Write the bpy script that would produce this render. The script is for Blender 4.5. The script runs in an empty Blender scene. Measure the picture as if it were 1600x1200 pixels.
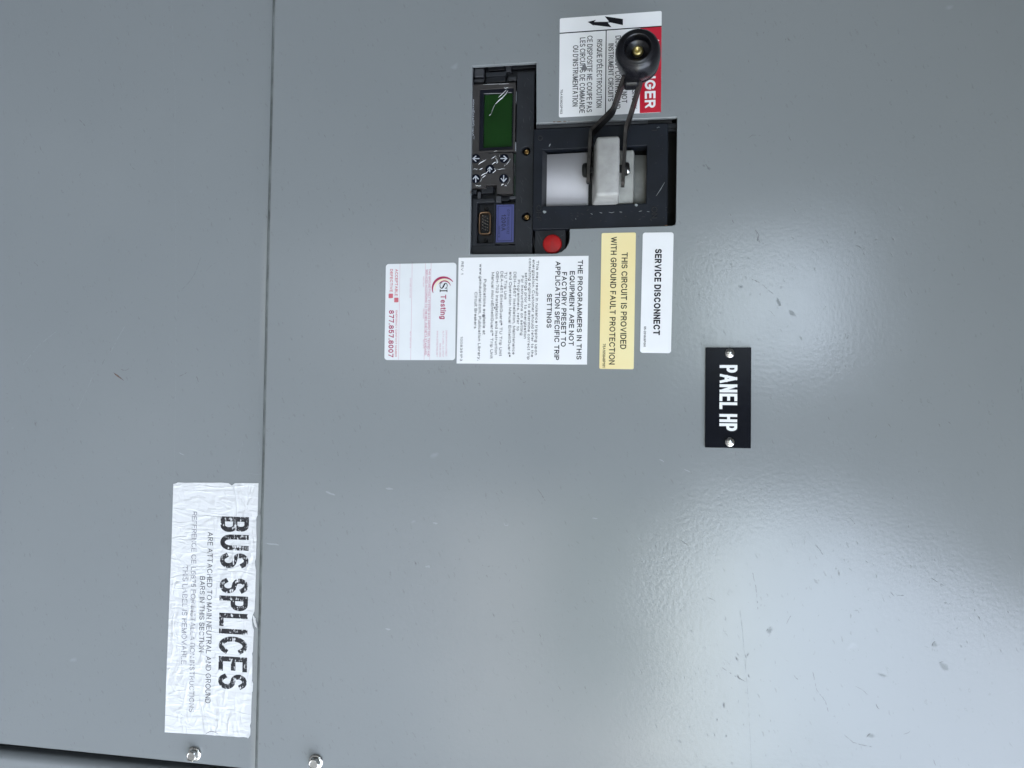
import bpy, bmesh, math, random
from mathutils import Vector, Matrix, noise
random.seed(7)
scene = bpy.context.scene
col = scene.collection
rad = math.radians

# ------------------------------------------------------------------ camera
# The cabinet stands upright (Z up, face towards -Y); the photograph was taken with the phone turned on its side.
F_PX, W_PX, H_PX = 1200.0, 1600.0, 1200.0
CAM = Vector((0.0, -0.600, 1.500))
ROT = Matrix(((-0.01448475, -0.99954191, 0.02657359),
              (0.16726833, -0.02862411, -0.9854958),
              (0.98580500, -0.00982975, 0.16760632)))
cd = bpy.data.cameras.new('camera')
cd.sensor_width = 36.0
cd.lens = 36.0 * F_PX / W_PX
cd.clip_start = 0.01
cd.clip_end = 500.0
cam = bpy.data.objects.new('camera', cd)
col.objects.link(cam)
cam.matrix_world = Matrix.Translation(CAM) @ ROT.to_4x4()
scene.camera = cam

# ------------------------------------------------------------------ sky, sun, exposure
SUN_EL, SUN_ROT = rad(36), rad(14)
world = bpy.data.worlds.new('World')
scene.world = world
world.use_nodes = True
wn = world.node_tree
wn.nodes.clear()
sky = wn.nodes.new('ShaderNodeTexSky')
sky.sky_type = 'NISHITA'
sky.sun_disc = False
sky.sun_elevation = SUN_EL
sky.sun_rotation = SUN_ROT
sky.air_density = 1.0
sky.dust_density = 1.0
sky.ozone_density = 0.3
bg = wn.nodes.new('ShaderNodeBackground')
bg.inputs[1].default_value = 0.15
wo = wn.nodes.new('ShaderNodeOutputWorld')
# a thin even veil of high cloud over the blue
veil = wn.nodes.new('ShaderNodeMix'); veil.data_type = 'RGBA'
veil.inputs['Factor'].default_value = 0.45
veil.inputs[7].default_value = (7.7, 7.9, 8.3, 1)
wn.links.new(sky.outputs[0], veil.inputs[6])
wn.links.new(veil.outputs[2], bg.inputs[0])
wn.links.new(bg.outputs[0], wo.inputs[0])
sl = bpy.data.lights.new('sun', 'SUN')
sl.energy = 3.2
sl.angle = rad(0.5)
sl.color = (1.0, 0.95, 0.87)
sun = bpy.data.objects.new('sun', sl)
col.objects.link(sun)
sd = Vector((math.sin(SUN_ROT) * math.cos(SUN_EL), math.cos(SUN_ROT) * math.cos(SUN_EL), math.sin(SUN_EL)))
sun.rotation_euler = sd.to_track_quat('Z', 'Y').to_euler()
scene.view_settings.view_transform = 'Standard'
scene.view_settings.look = 'None'
scene.view_settings.exposure = 2.86
scene.view_settings.gamma = 1.0

# ------------------------------------------------------------------ materials
def mat(name, c, rough=0.5, metal=0.0, var=0.0, vscale=60.0, bump=0.0, bscale=400.0, spec=0.5, c2=None, coat=0.0):
    m = bpy.data.materials.new(name)
    m.use_nodes = True
    nt = m.node_tree
    b = nt.nodes['Principled BSDF']
    b.inputs['Base Color'].default_value = (*c, 1)
    b.inputs['Roughness'].default_value = rough
    b.inputs['Metallic'].default_value = metal
    b.inputs['Specular IOR Level'].default_value = spec
    b.inputs['Coat Weight'].default_value = coat
    if var or bump:
        tc = nt.nodes.new('ShaderNodeTexCoord')
    if var:
        n = nt.nodes.new('ShaderNodeTexNoise')
        n.inputs['Scale'].default_value = vscale
        n.inputs['Detail'].default_value = 6
        nt.links.new(tc.outputs['Object'], n.inputs['Vector'])
        r = nt.nodes.new('ShaderNodeValToRGB')
        r.color_ramp.elements[0].position = 0.3
        r.color_ramp.elements[1].position = 0.7
        lo = c if c2 else tuple(x * (1 - var) for x in c)
        hi = c2 if c2 else tuple(min(1, x * (1 + var)) for x in c)
        r.color_ramp.elements[0].color = (*lo, 1)
        r.color_ramp.elements[1].color = (*hi, 1)
        nt.links.new(n.outputs[0], r.inputs[0])
        nt.links.new(r.outputs[0], b.inputs['Base Color'])
    if bump:
        n2 = nt.nodes.new('ShaderNodeTexNoise')
        n2.inputs['Scale'].default_value = bscale
        n2.inputs['Detail'].default_value = 3
        nt.links.new(tc.outputs['Object'], n2.inputs['Vector'])
        bp = nt.nodes.new('ShaderNodeBump')
        bp.inputs['Strength'].default_value = 1.0
        bp.inputs['Distance'].default_value = bump
        nt.links.new(n2.outputs[0], bp.inputs['Height'])
        nt.links.new(bp.outputs[0], b.inputs['Normal'])
    return m

def paint_material():
    m = bpy.data.materials.new('grey enamel')
    m.use_nodes = True
    nt = m.node_tree
    N, L = nt.nodes, nt.links
    b = N['Principled BSDF']
    b.inputs['Roughness'].default_value = 0.2
    tc = N.new('ShaderNodeTexCoord')
    co = tc.outputs['Object']
    def node(t, **kw):
        n = N.new(t)
        for k, v in kw.items():
            setattr(n, k, v)
        return n
    def math_(op, a, bb=None, c=None, clamp=False):
        n = node('ShaderNodeMath', operation=op, use_clamp=clamp)
        for i, v in enumerate((a, bb, c)):
            if v is None: continue
            if isinstance(v, (int, float)): n.inputs[i].default_value = v
            else: L.new(v, n.inputs[i])
        return n.outputs[0]
    def noise_(scale, detail=2, vec=None):
        n = node('ShaderNodeTexNoise')
        n.inputs['Scale'].default_value = scale
        n.inputs['Detail'].default_value = detail
        L.new(vec or co, n.inputs['Vector'])
        return n.outputs[0]
    def streaks(angle, sx, sy, cell, size, keep, warp):
        """short dashes: voronoi cells stretched along one direction, only some of the cells marked"""
        wn_ = node('ShaderNodeTexNoise')
        wn_.inputs['Scale'].default_value = 130
        L.new(co, wn_.inputs['Vector'])
        sub = node('ShaderNodeVectorMath', operation='SUBTRACT')
        L.new(wn_.outputs[1], sub.inputs[0]); sub.inputs[1].default_value = (.5, .5, .5)
        sc = node('ShaderNodeVectorMath', operation='SCALE')
        L.new(sub.outputs[0], sc.inputs[0]); sc.inputs['Scale'].default_value = warp
        ad = node('ShaderNodeVectorMath', operation='ADD')
        L.new(co, ad.inputs[0]); L.new(sc.outputs[0], ad.inputs[1])
        mp = node('ShaderNodeMapping', vector_type='POINT')
        mp.inputs['Rotation'].default_value = (0, 0, angle)
        L.new(ad.outputs[0], mp.inputs['Vector'])
        mp2 = node('ShaderNodeMapping')
        mp2.inputs['Scale'].default_value = (sx, sy, 0.0)
        L.new(mp.outputs[0], mp2.inputs['Vector'])
        v = node('ShaderNodeTexVoronoi')
        v.voronoi_dimensions = '2D'
        v.inputs['Scale'].default_value = cell
        L.new(mp2.outputs[0], v.inputs['Vector'])
        sep = node('ShaderNodeSeparateColor')
        L.new(v.outputs['Color'], sep.inputs[0])
        on = math_('GREATER_THAN', sep.outputs[0], keep)
        rsz = math_('MULTIPLY', sep.outputs[1], size)
        d = math_('DIVIDE', v.outputs['Distance'], rsz)
        k = math_('SUBTRACT', 1.25, d, clamp=True)
        k = math_('MULTIPLY', k, on)
        return math_('MULTIPLY', k, math_('MULTIPLY_ADD', sep.outputs[2], 0.75, 0.25), clamp=True)
    # local X = real right, local Y = up.  Image "down-right" = right and up.
    s1 = streaks(rad(-24), 1.0, 3.4, 66, 0.135, 0.62, 0.005)
    s2 = streaks(rad(8), 1.0, 2.4, 110, 0.11, 0.74, 0.006)
    s3 = streaks(rad(-38), 1.0, 6.0, 44, 0.085, 0.62, 0.014)
    patch = N.new('ShaderNodeMapRange')
    patch.inputs[1].default_value = 0.42; patch.inputs[2].default_value = 0.68
    L.new(noise_(9.0, 2), patch.inputs[0])
    patchk = math_('MULTIPLY_ADD', patch.outputs[0], 0.75, 0.25)
    dark = math_('MAXIMUM', s1, math_('MAXIMUM', s2, math_('MULTIPLY', s3, 0.55)))
    dark = math_('MULTIPLY', dark, patchk)
    p1 = streaks(rad(60), 1.0, 1.7, 24, 0.10, 0.965, 0.006)       # pale rubbed spots
    p2 = streaks(rad(75), 1.0, 9.0, 14, 0.05, 0.90, 0.004)       # pale fine scratches
    pale = math_('MULTIPLY', math_('MAXIMUM', p1, math_('MULTIPLY', p2, 0.3)), 0.2)
    big = noise_(3.0, 4)
    r = node('ShaderNodeValToRGB')
    r.color_ramp.elements[0].position = .3; r.color_ramp.elements[1].position = .7
    r.color_ramp.elements[0].color = (PAINT[0] * .95, PAINT[1] * .955, PAINT[2] * .955, 1)
    r.color_ramp.elements[1].color = (PAINT[0] * 1.045, PAINT[1] * 1.04, PAINT[2] * 1.03, 1)
    L.new(big, r.inputs[0])
    def mix(fac, a, c):
        n = node('ShaderNodeMix', data_type='RGBA')
        L.new(fac, n.inputs['Factor']); L.new(a, n.inputs[6])
        n.inputs[7].default_value = (*c, 1)
        return n.outputs[2]
    c = mix(pale, r.outputs[0], (.42, .46, .48))
    c = mix(math_('MULTIPLY', dark, 0.85), c, (.045, .045, .047))
    L.new(c, b.inputs['Base Color'])
    rr = math_('MULTIPLY_ADD', noise_(14, 5), 0.09, 0.135)
    b.inputs['Specular IOR Level'].default_value = 0.68
    rr = math_('ADD', rr, math_('MULTIPLY', math_('ADD', dark, pale), 0.35), clamp=True)
    L.new(rr, b.inputs['Roughness'])
    # orange peel, slow waviness of the sheet, scratches cut in
    peel = noise_(340, 2.0)
    wav = noise_(16, 1.0)
    amp = math_('MULTIPLY_ADD', noise_(7, 3), 0.00018, -0.00003)
    h = math_('MULTIPLY', peel, amp)
    h = math_('MULTIPLY_ADD', wav, 0.00012, h)
    h = math_('MULTIPLY_ADD', dark, -0.00006, h)
    bp = node('ShaderNodeBump')
    bp.inputs['Distance'].default_value = 1.0
    L.new(h, bp.inputs['Height'])
    L.new(bp.outputs[0], b.inputs['Normal'])
    return m

PAINT = (0.220, 0.236, 0.242)
M = {}
M['paint'] = paint_material()
M['lip_enamel'] = mat('darker lip enamel', (0.150, 0.166, 0.165), .25, var=.35, vscale=60, spec=.7)  # darker, mottled enamel for the seam lip
M['paint_edge'] = mat('enamel edge', (0.26, 0.28, 0.28), .35, var=.2, vscale=90)
M['white'] = mat('white vinyl', (0.80, 0.80, 0.80), .36, var=.025, vscale=30, bump=.00001, bscale=200)
M['whitecard'] = mat('white card', (0.72, 0.735, 0.74), .42, var=.03, vscale=40)
M['yellow'] = mat('yellowed vinyl', (0.83, 0.73, 0.40), .38, var=.1, vscale=14, c2=(0.82, 0.66, 0.31))
M['red'] = mat('red print', (0.50, 0.010, 0.030), .36, var=.06, vscale=50)
M['ink'] = mat('black print', (0.006, 0.006, 0.009), .5, spec=.2)
M['inkgrey'] = mat('faded print', (0.16, 0.16, 0.17), .5)
M['crimson'] = mat('crimson print', (0.36, 0.020, 0.085), .45)
M['pink'] = mat('pink print', (0.52, 0.15, 0.24), .45)
M['palepink'] = mat('pale pink print', (0.62, 0.38, 0.44), .45)
M['salmon'] = mat('salmon print', (0.56, 0.13, 0.16), .45)
M['cream'] = mat('cream print', (0.80, 0.74, 0.52), .45)
M['whiteink'] = mat('white engraving', (0.82, 0.82, 0.82), .45)
M['plastic'] = mat('black plastic', (0.009, 0.010, 0.013), .45, spec=.35, var=.35, vscale=70, bump=.00003, bscale=500)
M['plastic2'] = mat('dusty black plastic', (0.013, 0.0145, 0.018), .5, spec=.35, var=.4, vscale=45, bump=.00003, bscale=500)
M['plastic3'] = mat('charcoal plastic', (0.030, 0.031, 0.035), .5, var=.25, vscale=60)
M['void'] = mat('shadowed interior', (0.008, 0.008, 0.009), .7)  # near-black colour that puts the shade of gaps and recesses into surfaces
M['frame'] = mat('matt black plastic', (0.0065, 0.0085, 0.013), .5, spec=.25, var=.3, vscale=50, bump=.00002, bscale=600)
M['bezel'] = mat('brown grey keypad film', (0.033, 0.030, 0.029), .4, spec=.4, var=.2, vscale=80, bump=.00008, bscale=150)
M['screenrim'] = mat('navy screen surround', (0.004, 0.005, 0.010), .3, spec=.3)
M['lcd'] = mat('green display', (0.007, 0.032, 0.006), .15, spec=.3, var=.3, vscale=20)
M['navy'] = mat('navy button', (0.003, 0.0045, 0.010), .55, spec=.12)
M['arrow'] = mat('pale arrow print', (0.42, 0.44, 0.48), .45)
M['brass'] = mat('brass', (0.30, 0.19, 0.075), .3, 1.0, var=.3, vscale=300)
M['olivebrass'] = mat('dull brass', (0.56, 0.46, 0.20), .32, 1.0, var=.35, vscale=260)
M['steel'] = mat('stainless steel', (0.62, 0.61, 0.58), .22, 1.0, var=.12, vscale=300)
M['darksteel'] = mat('blackened steel', (0.008, 0.0075, 0.007), .45, .1, spec=.25, var=.4, vscale=200, bump=.00004, bscale=600)
M['wornsteel'] = mat('worn steel edge', (0.024, 0.021, 0.019), .4, .4, spec=.3, var=.6, vscale=200)
M['knob'] = mat('glossy black bakelite', (0.006, 0.006, 0.008), .27, var=.4, vscale=120, bump=.00005, bscale=160)
M['zinc'] = mat('grey cast block', (0.315, 0.31, 0.295), .42, var=.12, vscale=170, bump=.00006, bscale=420)
M['zinc2'] = mat('grey cast plate', (0.31, 0.31, 0.285), .5, var=.15, vscale=120, bump=.00008, bscale=420)
M['rotor'] = mat('white moulded plastic', (0.47, 0.46, 0.475), .4, var=.06, vscale=40)
M['rotorshade'] = mat('shaded moulded plastic', (0.20, 0.20, 0.185), .5, var=.3, vscale=60)  # darker copy of the drum plastic, its shadow put into the colour
M['redbutton'] = mat('red plastic', (0.36, 0.010, 0.010), .5, spec=.3, var=.15, vscale=150)
M['reddark'] = mat('red moulded lettering', (0.24, 0.006, 0.008), .5)
M['blue'] = mat('blue violet label', (0.052, 0.060, 0.185), .45, var=.06, vscale=80)
M['inkblue'] = mat('dark blue print', (0.010, 0.012, 0.05), .45)
M['pcb'] = mat('green circuit board', (0.006, 0.022, 0.012), .4, var=.5, vscale=300)
M['gold'] = mat('tarnished gold shell', (0.24, 0.15, 0.09), .35, .9, var=.4, vscale=200)
M['pin'] = mat('pin metal', (0.45, 0.42, 0.36), .35, .9)
M['plate'] = mat('black engraving plate', (0.003, 0.0036, 0.007), .22, var=.2, vscale=80, spec=.1)
M['film'] = mat('pale crease glare', (0.42, 0.43, 0.43), .1, spec=1.0)  # pale colour paints the glare along the film's creases
M['scratch'] = mat('dark scratch', (0.085, 0.088, 0.09), .55)
M['scratch_soft'] = mat('soft grey scuff', (0.13, 0.145, 0.15), .5)
M['scratch_pale'] = mat('pale scratch', (0.25, 0.272, 0.277), .35)
M['chip'] = mat('rust brown chip', (0.10, 0.055, 0.030), .7, var=.5, vscale=400)
M['dent'] = mat('dulled paint', (0.215, 0.235, 0.24), .36)
M['concrete'] = mat('concrete', (0.23, 0.22, 0.20), .85, var=.12, vscale=2.5)
M['render'] = mat('painted wall', (0.24, 0.235, 0.22), .8, var=.08, vscale=3)
M['added_wall_dark'] = mat('dark added wall', (0.05, 0.05, 0.05), .7, var=.1, vscale=3)  # kept dark so the added wall lowers the light on the face
M['soffit'] = mat('pale soffit board', (0.42, 0.42, 0.41), .7, var=.05, vscale=2)
M['added_hedge'] = mat('dark added foliage', (0.030, 0.045, 0.020), .7, var=.6, vscale=6)

# ------------------------------------------------------------------ helpers
def at(px, py, z=0.0):
    """the point of the photograph's pixel (1600 x 1200) on the plane z metres proud of the cabinet face"""
    d = ROT @ Vector(((px - 800.0) / F_PX, -(py - 600.0) / F_PX, -1.0))
    t = (-z - CAM.y) / d.y
    return CAM + d * t

class Frame:
    """local axes of a thing on the face: x = right, y = up, z = out of the cabinet"""
    def __init__(self, origin, angle=0.0):
        self.m = Matrix.Translation(origin) @ Matrix.Rotation(-angle, 4, 'Y') @ Matrix.Rotation(rad(90), 4, 'X')
        self.i = self.m.inverted()
    def p(self, px, py, z=0.0):
        q = self.i @ at(px, py, z)
        return q.x, q.y
    def r(self, x0, y0, x1, y1, z=0.0):
        mx, my = (x0 + x1) / 2, (y0 + y1) / 2
        return (self.p(mx, y0, z)[0], self.p(x0, my, z)[1], self.p(mx, y1, z)[0], self.p(x1, my, z)[1])

def empty(name, frame, label, cat, group=None):
    o = bpy.data.objects.new(name, None)
    o.empty_display_size = .02
    col.objects.link(o)
    o.matrix_world = frame.m
    o['label'] = label; o['category'] = cat
    if group: o['group'] = group
    return o

def obj(name, me, m, parent=None, smooth=False):
    o = bpy.data.objects.new(name, me)
    ms = m if isinstance(m, (list, tuple)) else [m]
    if len(me.materials) == 0:
        for x in ms:
            me.materials.append(M[x] if isinstance(x, str) else x)
    col.objects.link(o)
    if parent: o.parent = parent
    if smooth:
        for p in me.polygons: p.use_smooth = True
    return o

def bm_mesh(bm, name):
    bmesh.ops.recalc_face_normals(bm, faces=bm.faces)
    me = bpy.data.meshes.new(name)
    bm.to_mesh(me); bm.free()
    return me

def curve_mesh(loops, z0, z1, bev=0.0, res=2):
    """extruded plate with real thickness from 2D loops (first is the outline, others are holes)"""
    cu = bpy.data.curves.new('outline', 'CURVE')
    cu.dimensions = '2D'; cu.fill_mode = 'BOTH' if z1 > z0 else 'FRONT'
    h = (z1 - z0) / 2
    cu.extrude = max(0, h - bev)
    cu.bevel_depth = bev; cu.bevel_resolution = res; cu.offset = -bev
    for lp in loops:
        s = cu.splines.new('POLY')
        s.points.add(len(lp) - 1)
        for i, (x, y) in enumerate(lp): s.points[i].co = (x, y, 0, 1)
        s.use_cyclic_u = True; s.use_smooth = False
    o = bpy.data.objects.new('outline', cu)
    col.objects.link(o)
    dg = bpy.context.evaluated_depsgraph_get()
    me = bpy.data.meshes.new_from_object(o.evaluated_get(dg))
    bpy.data.objects.remove(o); bpy.data.curves.remove(cu)
    me.materials.clear()
    me.transform(Matrix.Translation((0, 0, (z0 + z1) / 2)))
    return me

def rrect(x0, y0, x1, y1, r=0.0, n=5):
    if r <= 0: return [(x0, y0), (x1, y0), (x1, y1), (x0, y1)]
    pts = []
    for cx, cy, a0 in ((x1 - r, y0 + r, -90), (x1 - r, y1 - r, 0), (x0 + r, y1 - r, 90), (x0 + r, y0 + r, 180)):
        for k in range(n + 1):
            a = rad(a0 + 90 * k / n)
            pts.append((cx + r * math.cos(a), cy + r * math.sin(a)))
    return pts

def circle(cx, cy, r, n=24):
    return [(cx + r * math.cos(2 * math.pi * k / n), cy + r * math.sin(2 * math.pi * k / n)) for k in range(n)]

def plate(name, parent, loops, z0, z1, m, bev=0.0):
    return obj(name, curve_mesh(loops, z0, z1, bev), m, parent)

def flat_bm(bm, pts, z, mi=0):
    vs = [bm.verts.new((x, y, z)) for x, y in pts]
    f = bm.faces.new(vs); f.material_index = mi
    return f

def box_bm(bm, x0, y0, z0, x1, y1, z1, bev=0.0, seg=2):
    vs = [bm.verts.new((x, y, z)) for x in (x0, x1) for y in (y0, y1) for z in (z0, z1)]
    fs = []
    for q in ((0, 1, 3, 2), (4, 6, 7, 5), (0, 4, 5, 1), (2, 3, 7, 6), (0, 2, 6, 4), (1, 5, 7, 3)):
        fs.append(bm.faces.new([vs[i] for i in q]))
    if bev:
        es = list({e for f in fs for e in f.edges})
        bmesh.ops.bevel(bm, geom=es, offset=bev, segments=seg, profile=.5, affect='EDGES')

def box(name, parent, b, z0, z1, m, bev=0.0):
    """b = (x0, y0, x1, y1) in the local frame"""
    bm = bmesh.new()
    x0, y0, x1, y1 = b
    box_bm(bm, min(x0, x1), min(y0, y1), z0, max(x0, x1), max(y0, y1), z1, bev)
    return obj(name, bm_mesh(bm, name), m, parent)

def frustum(name, parent, bf, zf, bb, zb, m, bev):
    bm = bmesh.new()
    def ring(b, z):
        x0, x1 = sorted((b[0], b[2])); y0, y1 = sorted((b[1], b[3]))
        return [bm.verts.new(p) for p in ((x0, y0, z), (x1, y0, z), (x1, y1, z), (x0, y1, z))]
    a, c = ring(bf, zf), ring(bb, zb)
    bm.faces.new(a); bm.faces.new(c[::-1])
    for k in range(4): bm.faces.new((a[k], c[k], c[(k + 1) % 4], a[(k + 1) % 4]))
    bmesh.ops.recalc_face_normals(bm, faces=bm.faces)
    bmesh.ops.bevel(bm, geom=list(bm.edges), offset=bev, segments=3, profile=.5, affect='EDGES')
    return obj(name, bm_mesh(bm, name), m, parent, True)

def lathe_me(prof, n=32, cx=0, cy=0, name='turned'):
    bm = bmesh.new()
    rings = []
    for r, z in prof:
        if r < 1e-7: rings.append([bm.verts.new((cx, cy, z))])
        else: rings.append([bm.verts.new((cx + r * math.cos(2 * math.pi * k / n), cy + r * math.sin(2 * math.pi * k / n), z)) for k in range(n)])
    for a, b in zip(rings, rings[1:]):
        for k in range(n):
            q = [a[k % len(a)], a[(k + 1) % len(a)], b[(k + 1) % len(b)], b[k % len(b)]]
            u = []
            for v in q:
                if v not in u: u.append(v)
            if len(u) > 2: bm.faces.new(u)
    return bm_mesh(bm, name)

def ribbon_bm(bm, pts, w, z, mi=0, taper=True):
    """a flat stroke along a polyline; w = full width"""
    n = len(pts); L_, R_ = [], []
    for i, (x, y) in enumerate(pts):
        a = pts[max(0, i - 1)]; b = pts[min(n - 1, i + 1)]
        dx, dy = b[0] - a[0], b[1] - a[1]
        l = math.hypot(dx, dy) or 1
        k = w / 2
        if taper: k *= (0.25 + 0.75 * math.sin(math.pi * (i + .25) / (n - .5)))
        L_.append(bm.verts.new((x - dy / l * k, y + dx / l * k, z)))
        R_.append(bm.verts.new((x + dy / l * k, y - dx / l * k, z)))
    for i in range(n - 1):
        f = bm.faces.new((R_[i], R_[i + 1], L_[i + 1], L_[i])); f.material_index = mi

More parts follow.
